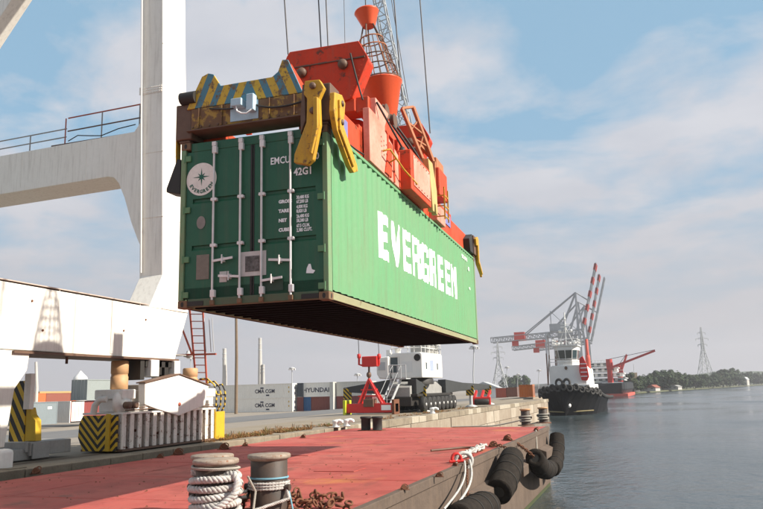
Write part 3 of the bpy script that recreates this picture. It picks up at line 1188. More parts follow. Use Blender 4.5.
# head block above: two big transverse plates joined by longitudinal beams
HP = [(-2.57, 5.98), (-2.50, 6.08), (-.90, 6.07), (-.71, 5.70), (-.69, 5.62), (-1.06, 4.80), (-1.30, 4.74), (-2.2, 4.78), (-2.62, 4.95), (-2.74, 5.6)]
HPF = [(x * .926 + .25, z * .926 - .07) for x, z in HP]
HPR = [(x + .30, z - .42) for x, z in HP]
for y0, HP in ((3.3, HPF), (8.5, HPR)):
    dx = .25 if y0 < 5 else .30
    dz = -.48 if y0 < 5 else -.42
    s = MB()
    s.prism(HP, 'xz', y0, y0 + .05)
    s.prism([(x * .98 - .03, z * .98 + .1) for x, z in HP], 'xz', y0 + .05, y0 + .42)
    hb = sb(s, 'head_plate', M_orange, bevel=.012)
    s = MB()
    for a in range(9):
        xa_, wd = HP[9][0] + .05, (HP[3][0] - HP[9][0] - .1) / 9
        s.bar((xa_ + a * wd, y0 - .012, HP[3][1] - .02), (xa_ + (a + 1) * wd, y0 - .012, HP[3][1] - .015), .03 if a % 2 == 0 else .02)
    sb(s, 'plate_seam', M_brown, hb)
    for x, z in ((HP[3][0] - .50, HP[3][1] - .12), (HP[3][0] - 1.38, HP[3][1] - .16)):
        s = MB()
        s.lathe([(.10, 0), (.10, .07), (.07, .12), (0, .13)], 14, (x, y0, z), (0, -1, 0))
        sb(s, 'sheave_pin', M_brown, hb)
    s = MB()
    for k in range(8):
        t_ = .08 + k * .12
        a, b_ = HP[3], HP[5]
        s.lathe([(.018, 0), (.018, .012)], 6, (a[0] + (b_[0] - a[0]) * t_ - .07, y0, a[1] + (b_[1] - a[1]) * t_ - .02), (0, -1, 0), False)
    tag(sb(s, 'rivet', M_orange2, hb), kind='stuff')
    s = MB()
    s.box(-2.0, -.7, y0 + .05, y0 + .5, 4.5 + dz + .1, 4.86 + dz)
    sb(s, 'head_beam', M_orange2, bevel=.02)
    for x in (-2.0, -1.15):
        s = MB()
        s.lathe([(.24, 3.12), (.24, 3.3), (.17, 3.32), (.17, 4.0), (.24, 4.02), (.24, 4.15)], 18, (x + dx * .6, y0 + (.75 if y0 < 5 else -.2), 0))
        sb(s, 'suspension_column', M_orange, bevel=0)
for x0, x1 in ((-.98, -.72), (-2.3, -2.04)):
    s = MB()
    x0, x1 = x0 + .28, x1 + .28
    s.hull8([(x0, 3.4, 4.1), (x1, 3.4, 4.1), (x1, 8.7, 4.0), (x0, 8.7, 4.0), (x0, 3.4, 4.42), (x1, 3.4, 4.42), (x1, 8.7, 4.26), (x0, 8.7, 4.26)])
    sb(s, 'longitudinal_beam', M_orange2, bevel=.02)
s = MB()
s.prism([(3.5, 4.40), (3.5, 3.8), (3.75, 3.5), (4.1, 3.5), (4.1, 4.0), (4.4, 4.38)], 'yz', -.44, -.32)
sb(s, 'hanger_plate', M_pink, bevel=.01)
s = MB()
s.prism([(5.2, 4.1), (5.2, 3.15), (5.7, 3.15), (5.7, 3.6), (6.4, 4.1)], 'yz', -.52, -.36)
sb(s, 'hanger_plate', M_orange, bevel=.01)
s = MB()
s.box(-2.0, -.75, 4.9, 8.3, 3.18, 3.5)
sb(s, 'middle_frame', M_orange, bevel=.02)
# slanted rusty struts right of the basket
M_strut = mat('rusty_strut', (.48, .17, .07), .7, .6, (.22, .11, .05), rust=.35, scale=3)
for (p_, q_, w_) in (((-.58, 6.45, 5.30), (-.24, 6.95, 4.15), .085), ((-.38, 6.75, 5.42), (-.05, 7.25, 4.15), .085), ((-.24, 6.95, 4.15), (-.2, 6.8, 3.3), .12), ((-.05, 7.25, 4.15), (-.05, 7.1, 3.2), .12), ((-.3, 6.9, 4.5), (-.1, 7.6, 4.3), .09), ((-.58, 6.45, 5.30), (-.38, 6.75, 5.42), .07), ((-.49, 6.58, 5.0), (-.21, 7.0, 4.78), .05), ((-.38, 6.75, 4.62), (-.14, 7.12, 4.5), .05), ((-.3, 6.86, 4.36), (-.21, 7.0, 4.78), .04), ((-.44, 6.66, 4.8), (-.3, 6.88, 5.12), .04)):
    s = MB()
    s.bar(p_, q_, w_, w_ * .8)
    sb(s, 'slanted_strut', M_strut, bevel=.006)
s = MB()
s.box(-.35, .10, 7.2, 8.1, 3.3, 4.0)
sb(s, 'winch_housing', M_orange2, bevel=.03)
s = MB()
s.box(-.30, -.02, 7.5, 8.3, 4.0, 4.35)
sb(s, 'junction_cabinet', M_strut, bevel=.02)
# cable basket: bowl, cage and top funnel
A0, A1 = Vector((-.91, 6.1, 5.0)), Vector((-1.30, 6.1, 7.78))
ax = (A1 - A0).normalized()


def ap(z):
    return A0 + ax * (z - 5.0)


def ringpath(z, r_, n=28):
    c = ap(z)
    u = ax.orthogonal().normalized()
    w_ = ax.cross(u)
    return [c + (u * math.cos(a) + w_ * math.sin(a)) * r_ for a in np.linspace(0, 2 * math.pi, n + 1)[:-1]]


s = MB()
s.lathe([(.10, -.2), (.29, 0), (.53, .80), (.555, .82), (.53, .84), (.50, .82), (.27, .04)], 32, A0, ax)
s.lathe([(.14, -1.6), (.14, -.1)], 16, A0, ax)
basket = sb(s, 'cable_basket', mat('bright_orange', (.72, .10, .03), .4, .2, rust=.05, scale=2))
for z, r_ in ((5.86, .53), (6.20, .46), (6.48, .40), (6.76, .335), (7.0, .28)):
    s = MB()
    s.tube(ringpath(z, r_), .016, 6, True)
    sb(s, 'cage_hoop', M_brown if z < 6.6 else M_strut, basket)
for k in range(16):
    s = MB()
    s.tube([ringpath(5.8, .53, 16)[k], ringpath(7.0, .275, 16)[k]], .013, 5)
    sb(s, 'cage_bar', M_brown if k % 3 else M_strut, basket)
for k in range(5):
    s = MB()
    s.tube([ringpath(6.98, .27, 5)[k], ringpath(7.42, .13, 5)[k]], .02, 6)
    sb(s, 'funnel_leg', M_brown, basket)
s = MB()
s.lathe([(.15, 2.36), (.17, 2.40), (.285, 2.72), (.30, 2.74), (.285, 2.77), (.26, 2.72), (.14, 2.42)], 24, A0, ax)
sb(s, 'top_funnel', basket.data.materials[0], basket)
# hoist cables, each hanging from the crane above
Mw = Matrix.Translation(CLOC) @ Matrix.Rotation(CRZ, 4, 'Z')
cabs = [(288, 52, 284.5, 0, 4.5, .017, 'hoist cable at the left corner of the orange head plate'),
        (321, 46, 318.5, 0, 4.5, .015, 'left cable of the close pair above the orange head plate'),
        (328, 45, 326, 0, 4.5, .015, 'right cable of the close pair above the orange head plate'),
        (402, 97, 394, 0, 7.0, .017, 'dark cable running up just right of the orange cage'),
        (408, 100, 391.5, 0, 7.4, .010, 'thin cable slanting up right of the orange cage'),
        (430, 131, 420, 0, 8.5, .017, 'hoist cable at far right above the rear orange head plate'),
        (345, 44, 344, 0, 4.6, .007, 'thin wire between the close cable pair and the top funnel'),
        (366, 13, 365.5, 0, 6.1, .016, 'cable dropping into the orange top funnel of the cage')]
for px0, py0, px1, py1, yl, rr, lb in cabs:
    Yw = (Mw @ Vector((-1.2, yl, 5))).y
    a, b_ = at_y(px0, py0, Yw), at_y(px1, py1, Yw)
    b_ = a + (b_ - a) * ((21.0 - a.z) / (b_.z - a.z))
    s = MB()
    s.tube([a - (b_ - a).normalized() * .06, b_], rr, 8)
    o = s.build('hoist_cable', M_steel)
    tag(o, lb, 'cable', 'cables the spreader hangs from')
# ------------------------------------------------------------------ the white gantry crane on the quay
SX = -14.2                                            # its sunlit, water-side face
crane = empty('gantry_crane', (-14.8, 17, 0), 0, 'tall white gantry crane leg and beams standing on the quay behind the container', 'crane')


def cb(m_, name, mt, parent=None, bevel=0.0):
    p = parent or crane
    if p is crane:
        for i, (x, y, z) in enumerate(m_.v):
            m_.v[i] = (x + 14.8, y - 17, z)
    else:
        for i, (x, y, z) in enumerate(m_.v):
            m_.v[i] = (x + 14.8, y - 17, z)
    return m_.build(name, mt, p, bevel)


s = MB()                                               # far leg, leaning a touch
zt = 26
lx = -.028
s.hull8([(-15.0, 19.7, 4.2), (SX + .08, 19.7, 4.2), (SX + .08, 21.12, 4.2), (-15.0, 21.12, 4.2),
         (-15.02 + lx * (zt - 4.2), 19.62, zt), (SX + .08 + lx * (zt - 4.2), 19.62, zt), (SX + .08 + lx * (zt - 4.2), 20.85, zt), (-15.02 + lx * (zt - 4.2), 20.85, zt)])
leg = cb(s, 'leg', M_crane, bevel=.03)
for row in range(3):                                   # bolted flange on the leg
    for i in range(13):
        z = 11.52 + row * .085
        s = MB()
        s.lathe([(.028, 0), (.022, .03), (0, .034)], 6, (-15.13 + i * .062, 19.675, z), (0, -1, 0))
        cb(s, 'bolt', M_crane, leg)
for zf, a in ((11.48, .10),):
    s = MB()
    s.box(-15.25, -14.36, 19.655, 19.662, zf, zf + .27)
    cb(s, 'flange_plate', M_crane, leg)
s = MB()                                               # haunch where the leg meets the sill beam
s.prism([(19.69, 5.30), (19.69, 4.2), (19.05, 4.2)], 'yz', -15.0, SX + .07)
cb(s, 'haunch', M_crane, bevel=.02)
s = MB()                                               # sill beam along the quay
s.prism([(2.0, 4.42), (2.0, 2.68), (14.3, 2.68), (20.45, 2.62), (21.12, 4.18)], 'yz', -15.4, SX + .06)
sill = cb(s, 'sill_beam', M_crane, bevel=.02)
s = MB()
s.box(-15.45, SX + .115, 13.9, 20.6, 2.60, 2.66)
cb(s, 'beam_flange', M_brown, sill)
for zt_ in (4.425,):
    s = MB()
    s.hull8([(-15.45, 2, 4.425), (SX + .1, 2, 4.425), (SX + .1, 19.0, 4.25), (-15.45, 19.0, 4.25), (-15.45, 2, 4.45), (SX + .1, 2, 4.45), (SX + .1, 19.0, 4.275), (-15.45, 19.0, 4.275)])
    cb(s, 'beam_edge', mat('beam_edge_paint', (.55, .45, .38), .7, .5, rust=.3, scale=3), sill)
s = MB()
s.box(SX + .062, SX + .075, 17.35, 17.47, 2.72, 4.22)
cb(s, 'beam_weld', M_crane, sill)
s = MB()
s.tube([(-14.6, 16.2, 2.6), (-14.6, 16.2, 2.42)], .035, 8)
cb(s, 'drain_pipe', M_brown, sill)
# transverse portal beam running inland from the leg
s = MB()
s.prism([(-15.0, 10.80), (-15.45, 10.25), (-40, 9.85), (-40, 8.35), (-16.45, 8.80), (-16.2, 8.74), (-16.0, 8.52), (-15.75, 8.0), (-15.45, 7.15), (-15.18, 6.55), (-15.0, 6.2)], 'xz', 19.72, 21.1)
portal = cb(s, 'portal_beam', M_crane, bevel=.02)
s = MB()
s.box(-19.0, -15.6, 19.80, 20.9, 10.22, 10.27)
cb(s, 'walkway_grating', M_brown, portal)
for xr in np.arange(-26.2, -15.2, 1.55):
    s = MB()
    zb = 10.25 + .016 * (xr + 15.45)
    hh = 1.0 if xr > -18.5 else .62
    s.tube([(xr, 19.85, zb), (xr, 19.85, zb + hh)], .022, 6)
    cb(s, 'handrail_post', M_redoxide if -18.6 < xr < -17 else M_grey, portal)
for k, (za, zb_) in enumerate(((1.0, 1.0), (.52, .52))):
    s = MB()
    s.tube([(-18.35, 19.85, 10.2 + za), (-15.1, 19.85, 10.25 + zb_)], .024, 6)
    cb(s, 'handrail', M_brown if k else M_redoxide, portal)
for k, za in enumerate((.62, .32)):
    s = MB()
    s.tube([(-26.5, 19.85, 10.07 + za), (-18.4, 19.85, 10.2 + za)], .022, 6)
    cb(s, 'handrail', M_grey, portal)
s = MB()
s.tube([(-18.3, 19.84, 10.35), (-17.9, 19.84, 10.5), (-17.4, 19.84, 10.42), (-16.9, 19.84, 10.35), (-16.2, 19.84, 10.5), (-15.5, 19.84, 10.55)], .018, 6)
cb(s, 'cable_run', M_dark, portal)
s = MB()                                               # diagonal brace, top left corner
s.bar((-26.4, 20.4, 11.2), (-18.0, 20.4, 21.4), .8, .75, up=(0, 1, 0))
cb(s, 'diagonal_brace', M_crane, bevel=.02)
# near leg with its buffers
s = MB()
s.prism([(12.0, 2.67), (14.46, 2.67), (14.40, 2.2), (14.05, 1.75), (13.86, .42), (12.0, .42)], 'yz', -15.35, SX + .04)
nleg = cb(s, 'leg', M_crane, bevel=.02)
s = MB()
s.box(SX + .041, SX + .05, 13.28, 13.33, .9, 1.35)
cb(s, 'leg_slot', M_white, nleg)
M_haz = stripes('black_yellow_stripes', (.60, .38, .02), (.02, .018, .016), 1.0, 0, .62, 3.6, duty=.5, wear=.2)
s = MB()
s.box(-15.42, -14.92, 15.2, 15.26, .46, 1.98)
nbuf = cb(s, 'striped_panel', M_haz, bevel=.01)
s = MB()
s.prism([(-14.92, .47), (-14.92, 1.3), (-14.80, 1.3), (-14.74, 1.12), (-14.60, .98), (-14.56, .47)], 'xz', 15.22, 15.42)
cb(s, 'buffer_bracket', M_hazY, bevel=.015)
s = MB()
s.box(-14.86, -14.66, 15.05, 15.2, 1.26, 2.15)
cb(s, 'white_board', M_cranew, bevel=.01)
s = MB()
s.box(-15.5, -14.5, 15.0, 16.4, .12, .46)
s.box(-15.5, -14.6, 13.2, 15.6, .03, .3)
cb(s, 'bogie_frame', M_grey, bevel=.02)
s = MB()
s.box(-14.50, -14.46, 15.05, 15.6, .05, .42)
s.box(-14.9, -14.55, 14.9, 15.0, .22, .46)
cb(s, 'bogie_skirt', M_grey, bevel=.01)
# far bogie: striped guard, ribbed ballast, rocker beam
s = MB()
s.prism([(-15.0, .42), (-14.98, .80), (-14.86, 1.02), (-13.72, 1.02), (-13.72, .06), (-14.82, .06)], 'xz', 17.22, 17.30)
M_chev = stripes('black_yellow_chevrons', (.60, .38, .02), (.02, .018, .016), 1.0, 0, -.95, 4.6, mirror=-14.33 + 14.8, duty=.5, wear=.22)
gd = cb(s, 'striped_guard', M_chev, bevel=.01)
s = MB()
s.box(-14.02, -13.90, 17.14, 17.22, .06, 1.06)
cb(s, 'guard_post', M_hazY, gd, bevel=.01)
s = MB()
s.box(-15.0, -13.82, 17.5, 21.95, .10, 1.0)
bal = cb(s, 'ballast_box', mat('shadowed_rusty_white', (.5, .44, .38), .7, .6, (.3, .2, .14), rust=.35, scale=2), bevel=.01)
for i in range(14):
    y = 17.42 + i * .345
    s = MB()
    s.box(-13.82, -13.64, y - .02, y + .02, .10, 1.04)
    s.box(-13.66, -13.62, y - .085, y + .085, .10, 1.04)
    cb(s, 'rib', mat('rusted_rib_white', (.80, .76, .70), .6, .5, (.45, .34, .25), rust=.62, rustcol=(.2, .09, .05), scale=2.6, streak=.5), bal, bevel=.006)
for z0, z1 in ((1.04, 1.09), (.04, .10)):
    s = MB()
    s.box(-15.0, -13.6, 17.36, 22.05, z0, z1)
    cb(s, 'ballast_flange', M_cranew if z0 > 1 else M_brown, bal)
for i in range(9):
    s = MB()
    y = 17.6 + i * .52
    s.lathe([(.05, 0), (.05, .12), (0, .13)], 8, (-13.85, y, random.uniform(.3, .8)), (1, 0, 0))
    cb(s, 'rust_boss', M_rust, bal)
for y in (17.8, 18.9, 20.0, 21.1):
    s = MB()
    s.lathe([(.25, 0), (.28, .03), (.28, .16), (.25, .18)], 18, (-14.28, y, .285), (1, 0, 0))
    cb(s, 'wheel', M_brown, bal)
s = MB()
s.prism([(18.20, 1.88), (19.85, 2.14), (21.55, 1.80), (21.35, 1.18), (19.90, .90), (18.65, 1.17), (18.22, 1.28)], 'yz', -13.80, -13.56)
rock = cb(s, 'rocker_beam', M_cranew, bevel=.02)
s = MB()
s.add([(-13.52, y, z) for y, z in ((18.15, 1.91), (19.85, 2.18), (21.6, 1.83))] + [(-13.84, y, z) for y, z in ((18.15, 1.91), (19.85, 2.18), (21.6, 1.83))] +
      [(-13.52, y, z - .03) for y, z in ((18.15, 1.91), (19.85, 2.18), (21.6, 1.83))] + [(-13.84, y, z - .03) for y, z in ((18.15, 1.91), (19.85, 2.18), (21.6, 1.83))],
      [(0, 1, 4, 3), (1, 2, 5, 4), (6, 9, 10, 7), (7, 10, 11, 8), (0, 6, 7, 1), (1, 7, 8, 2), (3, 4, 10, 9), (4, 5, 11, 10), (0, 3, 9, 6), (2, 8, 11, 5)])
cb(s, 'rocker_cap', M_brown, rock)
s = MB()
s.box(-14.7, -13.82, 18.7, 21.2, 1.12, 1.86)
cb(s, 'rocker_core', M_grey, rock, bevel=.02)
for y in (18.35, 21.3):
    s = MB()
    s.box(-14.7, -13.95, y - .16, y + .16, 1.09, 1.7)
    cb(s, 'rocker_seat', M_cranew, rock, bevel=.02)
for y in (17.75, 22.0):
    s = MB()
    s.box(-14.7, -13.75, y - .3, y + .3, 1.45, 1.72)
    s.box(-14.6, -13.78, y - .22, y + .2, 1.1, 1.45)
    cb(s, 'end_carriage', M_cranew, bevel=.03)
for (x, y, z) in ((-14.54, 18.3, 1.72), (-14.58, 22.0, 1.8)):
    s = MB()
    hh = 2.56 - z if y < 20 else 2.42 - z
    s.lathe([(.20, 0), (.25, .02), (.25, hh * .45), (.235, hh * .46), (.235, hh * .55), (.25, hh * .56), (.25, hh - .03), (.22, hh)], 24, (x, y, z))
    cb(s, 'buffer_cylinder', M_tan)
for y0, y1, z0, z1, mt_ in ((18.75, 18.95, 2.0, 2.6, M_dark), (19.1, 19.5, 2.1, 2.6, M_cranew), (19.55, 19.8, 2.15, 2.58, M_dark), (19.95, 20.15, 2.1, 2.6, M_dark), (20.3, 20.6, 2.05, 2.6, M_cranew), (19.0, 20.4, 2.38, 2.58, M_dark)):
    s = MB()
    s.box(-14.9, -14.15 + (.12 if mt_ is M_cranew else 0), y0, y1, z0, z1)
    cb(s, 'pivot_bracket', mt_, bevel=.015)
s = MB()
s.lathe([(.34, 0), (.36, .06), (.30, .14), (.12, .2), (.12, .3), (0, .31)], 20, (-13.95, 17.62, 1.34), (1, 0, 0))
cb(s, 'brake_drum', M_cranew, bevel=0)
s = MB()
s.tube([(-14.5, 17.2, 1.05), (-14.45, 17.2, 1.3), (-14.3, 17.2, 1.45), (-14.1, 17.25, 1.46)], .09, 10)
cb(s, 'air_hose', M_cranew)
for y in (17.45, 17.75):
    s = MB()
    s.lathe([(.08, 0), (.10, .02), (.10, .18), (.06, .2)], 12, (-13.66, y, 1.28), (1, 0, 0))
    cb(s, 'brake_boss', M_brown)
# ladder and platform at the foot of the leg
YL = 22.3
la, lb_ = at_y(195, 370, YL), at_y(190, 313, YL)
ra, rb = at_y(206, 370, YL), at_y(203, 313, YL)
up = 1.9
for a, b_ in ((la, lb_), (ra, rb)):
    s = MB()
    s.bar(a + (b_ - a) * -.35, a + (b_ - a) * up, .05, .05)
    cb(s, 'ladder_rail', M_redoxide)
for i in range(17):
    t_ = -.3 + i * .128
    s = MB()
    s.tube([la + (lb_ - la) * t_, ra + (rb - ra) * t_], .016, 6)
    cb(s, 'rung', M_redoxide)
a, b_ = at_y(176, 355, YL - .1), at_y(216, 354, YL - .1)
s = MB()
s.bar(a, b_, .06, .06)
cb(s, 'platform_bar', M_redoxide)
s = MB()
s.bar(at_y(178, 318, YL - .05), at_y(192, 354, YL - .05), .05, .05)
cb(s, 'platform_strut', M_redoxide)
s = MB()
s.box(a.x - .3, a.x + .45, YL - .9, YL - .15, a.z - .05, a.z - .01)
cb(s, 'platform_plate', M_grey)
for px in (206, 211, 214):
    s = MB()
    s.tube([at_y(px, 352, YL), at_y(px - 2, 318, YL)], .014, 6)
    cb(s, 'safety_bar', M_lgrey)
s = MB()
a = at_y(188, 358, YL + .3)
s.lathe([(.02, .0), (.16, .05), (.18, .12), (.06, .16), (.05, .25)], 12, a)
cb(s, 'floodlight', M_lgrey)
# yellow and black stair hoops beside the bogie
M_hoop = stripes('hoop_stripes', (.60, .38, .02), (.02, .018, .016), .9, 0, 1.0, 5.0, duty=.55, wear=.1)
for k in range(3):
    s = MB()
    yk = 22.3 + k * .28
    pts_ = [(-14.40 + .16 * k, yk, 2.05 - .12 * k), (-14.1 + .12 * k, yk, 2.06 - .1 * k), (-13.82 + .04 * k, yk, 1.85 - .1 * k), (-13.72, yk, 1.5), (-13.74, yk, 1.15), (-13.86, yk, .95)]
    s.tube(pts_, .028, 7)
    cb(s, 'stair_hoop', M_hoop)
for pts_ in ([(-14.42, 22.2, 1.52), (-13.72, 22.9, 1.5)], [(-14.42, 22.2, 2.05), (-14.35, 22.2, 1.0), (-14.0, 22.3, .45)], [(-14.15, 22.4, 2.05), (-14.1, 22.4, 1.0), (-13.85, 22.5, .45)]):
    s = MB()
    s.tube(pts_, .026, 7)
    cb(s, 'stair_rail', M_hoop)
s = MB()
for i in range(4):
    s.box(-14.2, -13.75, 22.25 + .12 * i, 22.5 + .12 * i, .2 + .22 * i, .23 + .22 * i)
s.box(-14.22, -13.72, 22.2, 22.24, .03, 1.05)
s.box(-13.74, -13.70, 22.24, 22.8, .03, .95)
cb(s, 'stair_steps', M_hazY, bevel=.004)

# ------------------------------------------------------------------ things on the barge
def bollard(p, r=.255, hgt=.78, cap=.30, label='', name='barge_bollard', cat='bollard', group=None, base=True, capm=None):
    e = empty(name, p, 0, label, cat, group)
    s = MB()
    s.lathe([(r * 1.04, 0), (r, .05), (r, hgt - .09), (r * .98, hgt - .085)], 36)
    s.build('post', M_bolt, e)
    s = MB()
    s.lathe([(r * .97, hgt - .085), (cap - .012, hgt - .058), (cap, hgt - .048), (cap, hgt - .014), (cap - .012, hgt), (0, hgt + .004)], 36)
    s.build('cap', capm or M_cap, e)
    s = MB()
    s.lathe([(r + .16, 0), (r + .16, .025), (r + .01, .03)], 36)
    s.build('base_plate', M_rust, e)
    s = MB()
    s.tube([(-r - .09, -.05, .34), (r + .09, -.05, .34)], .045, 12)
    s.build('norman_pin', M_bolt, e)
    return e


pF, pB, pR = at_z(215, 521, DZ), at_z(211.5, 512, DZ), at_z(269, 512, DZ)
bollard(pF, label='near bollard wrapped in thick white rope on the red deck', group='foreground bollards')
bollard(pB, label='bollard half hidden behind the rope wrapped bollard on the red deck', group='foreground bollards')
bollard(pR, label='bare topped dark bollard with thin blue and white lines on the red deck', group='foreground bollards')
bs = MB()
mid = (pF + pB) / 2


def laid_rope(mb, path, r, pitch=.16, strands=3, n=6, res=1):
    """three twisted strands about a path"""
    path = [Vector(p) for p in path]
    # resample
    out = [path[0]]
    for a, b_ in zip(path, path[1:]):
        L_ = (b_ - a).length
        k = max(1, int(L_ / .022))
        for i in range(1, k + 1):
            out.append(a.lerp(b_, i / k))
    path = out
    acc = 0
    fr = []
    ref = None
    for i, p in enumerate(path):
        d = (path[min(i + 1, len(path) - 1)] - path[max(i - 1, 0)]).normalized()
        ref = d.orthogonal().normalized() if ref is None else (ref - d * ref.dot(d)).normalized()
        if i:
            acc += (p - path[i - 1]).length
        fr.append((p, ref.copy(), d.cross(ref), acc))
    for k in range(strands):
        mb.tube([p + (u * math.cos(2 * math.pi * (s_ / pitch + k / strands)) + v_ * math.sin(2 * math.pi * (s_ / pitch + k / strands))) * r * .52 for p, u, v_, s_ in fr], r * .56, n)
    return mb


def helix(c, r, z0, z1, turns, a0=0, n=40, jit=.0):
    out = []
    N = int(n * turns)
    for i in range(N + 1):
        t_ = i / N
        a = a0 + 2 * math.pi * turns * t_
        out.append(Vector((c.x + (r + jit * math.sin(a * 2.3)) * math.cos(a), c.y + (r + jit * math.sin(a * 2.3)) * math.sin(a), c.z + z0 + (z1 - z0) * t_ + jit * math.sin(a * 1.7 + 1))))
    return out


s = MB()
hp = helix(pF, .305, .08, .62, 5.0, R(200), jit=.012)
last = hp[-1]
tail = [last, pF + Vector((.34, -.10, .60)), pF + Vector((.40, -.12, .50)), pF + Vector((.40, -.2, .36)), pF + Vector((.26, -.36, .22)), pF + Vector((.0, -.42, .12)), pF + Vector((-.3, -.36, .06)), pF + Vector((-.62, -.3, .06))]
laid_rope(s, hp, .046)
laid_rope(s, tail, .046)
tag(s.build('mooring_rope', M_rope), 'thick white laid rope wound round the near bollard', 'rope')
s = MB()
laid_rope(s, helix(pF, .30, .70, .645, .9, R(150)), .022, .07)
laid_rope(s, [pF + Vector((.42, .1, .55)), pF + Vector((.48, .2, .35)), pF + Vector((.5, .1, .12)), pF + Vector((.46, -.3, .04))], .018, .07)
tag(s.build('mooring_line', M_rope2), 'thinner grey line hanging between the rope wrapped bollard and the dark bollard', 'rope')
s = MB()
for z, tz in ((.31, .34), (.36, .37), (.40, .405)):
    laid_rope(s, helix(pR, .275, z, tz, 1.0, R(30)), .019, .06, n=5)
laid_rope(s, [pR + Vector((.27, -.05, .40)), pR + Vector((.36, -.1, .2)), pR + Vector((-.1, -.55, .05)), pR + Vector((-.6, -.9, .03))], .024, .08)
tag(s.build('white_line', M_rope), 'white line round the dark bollard running down to the deck', 'rope')
s = MB()
s.tube(helix(pR, .262, .46, .47, 2.0, 0), .012, 6)
s.tube([pR + Vector((.25, -.06, .42)), pR + Vector((.33, -.05, .30)), pR + Vector((.44, -.15, .05))], .012, 6)
tag(s.build('blue_twine', M_brope), 'thin pale blue twine tied round the dark bollard', 'twine')
s = MB()
s.tube([pR + Vector((-.3, .02, .36)), (pF + pR) / 2 + Vector((-.05, .2, .30)), pF + Vector((.28, .14, .34))], .022, 8)
s.tube([pR + Vector((-.3, .02, .30)), (pF + pR) / 2 + Vector((-.05, .2, .22)), pF + Vector((.28, .14, .28))], .022, 8)
tag(s.build('steel_wire', M_steel), 'dark wire stretched between the two foreground bollards', 'wire')
# rusty chain heaped beside the bollards
lk = MB()
lp = []
for i in range(24):
    a = 2 * math.pi * i / 24
    lp.append((.075 * math.cos(a), .044 * math.sin(a) * (1.0 if abs(math.cos(a)) > .5 else 1.05), 0))
lk.tube(lp, .0165, 7, True)
link_mesh = lk.mesh('chain_link', M_rust)
chain = empty('anchor_chain', (pR.x, pR.y, DZ), 0, 'rusty heavy chain heaped on the deck at the foot of the dark bollard', 'chain')
rnd = random.Random(3)
cp = []
for i in range(80):
    t_ = i / 79
    px_ = 236 + 108 * t_ + 6 * math.sin(i * 1.3)
    py_ = 503 + 6 * math.sin(i * .9) + 5 * t_
    cp.append(at_z(px_, py_, DZ))
for i, p in enumerate(cp):
    o = bpy.data.objects.new('link', link_mesh)
    COL.objects.link(o)
    o.parent = chain
    d = (cp[min(i + 1, len(cp) - 1)] - cp[max(i - 1, 0)])
    o.location = p - Vector((pR.x, pR.y, DZ)) + Vector((0, 0, .03 + rnd.uniform(0, .11)))
    o.rotation_euler = (rnd.uniform(-.3, .3) + (0 if i % 2 else R(80)), rnd.uniform(-.35, .35), math.atan2(d.y, d.x) + rnd.uniform(-.6, .6))

# far bitts at the end of the barge
for px, py, lb in ((526, 425.5, 'left of the two short rope wound bollards at the far end of the red deck'), (543.5, 423, 'right of the two short rope wound bollards at the far end of the red deck')):
    p = at_z(px, py, DZ)
    e = bollard(p, .19, .70, .235, lb, 'barge_bollard', group='bollards at the far end of the barge', capm=M_tan)
    s = MB()
    for z in (.16, .26, .36):
        s.tube(helix(p, .225, z, z + .05, 1.1, 1), .035, 7)
    tag(s.build('rope_turns', M_rope2), 'grey rope turns on the %s far bollard of the barge' % ('left' if px < 530 else 'right'), 'rope')
s = MB()
a = at_z(521, 420, DZ + .25)
b_ = at_z(452, 427, DZ + .02)
pts_ = [a.lerp(b_, i / 12) + Vector((0, 0, -.25 * math.sin(math.pi * i / 12) * .5)) for i in range(13)]
pts_ = [Vector((p.x, p.y, max(p.z, DZ + .03))) for p in pts_]
s.tube(pts_, .03, 7)
tag(s.build('slack_rope', M_rope2), 'slack rope lying from the far left bollard across the end of the deck', 'rope')
# pair of dark bollards near the kerb in front of the red spreader
for px, lb in ((366, 'left one of the black bollard pair at the kerb in front of the red spreader'), (377.5, 'right one of the black bollard pair at the kerb in front of the red spreader')):
    p = at_z(px, 430.5, DZ)
    e = empty('black_bollard', p, 0, lb, 'bollard', 'black bollards below the red spreader')
    s = MB()
    s.lathe([(.22, 0), (.20, .04), (.20, .48), (.24, .50), (.24, .56), (.2, .58), (0, .585)], 24)
    s.build('post', M_black, e)
    s = MB()
    s.box(-.28, .28, -.28, .28, 0, .03)
    s.build('base_plate', M_rust, e)
# white bollards on the quay edge
def quay_bollard(p, label, rz=0, sc=1.0):
    e = empty('quay_bollard', p, rz, label, 'bollard', 'white bollards along the quay edge')
    e.scale = (1, 1, .78)
    s = MB()
    s.lathe([(.20 * sc, 0), (.17 * sc, .06 * sc), (.15 * sc, .25 * sc), (.19 * sc, .36 * sc), (.20 * sc, .42 * sc), (.15 * sc, .47 * sc), (0, .49 * sc)], 20)
    s.build('post', M_shipwhite, e)
    s = MB()
    s.tube([(0, 0, .38 * sc), (.22 * sc, 0, .42 * sc), (.32 * sc, 0, .38 * sc), (.36 * sc, 0, .28 * sc)], [.13 * sc, .12 * sc, .10 * sc, .06 * sc], 10)
    s.build('horn', M_shipwhite, e)
    s = MB()
    s.box(-.3 * sc, .3 * sc, -.3 * sc, .3 * sc, -.0, .03)
    s.build('base_plate', M_wall, e)


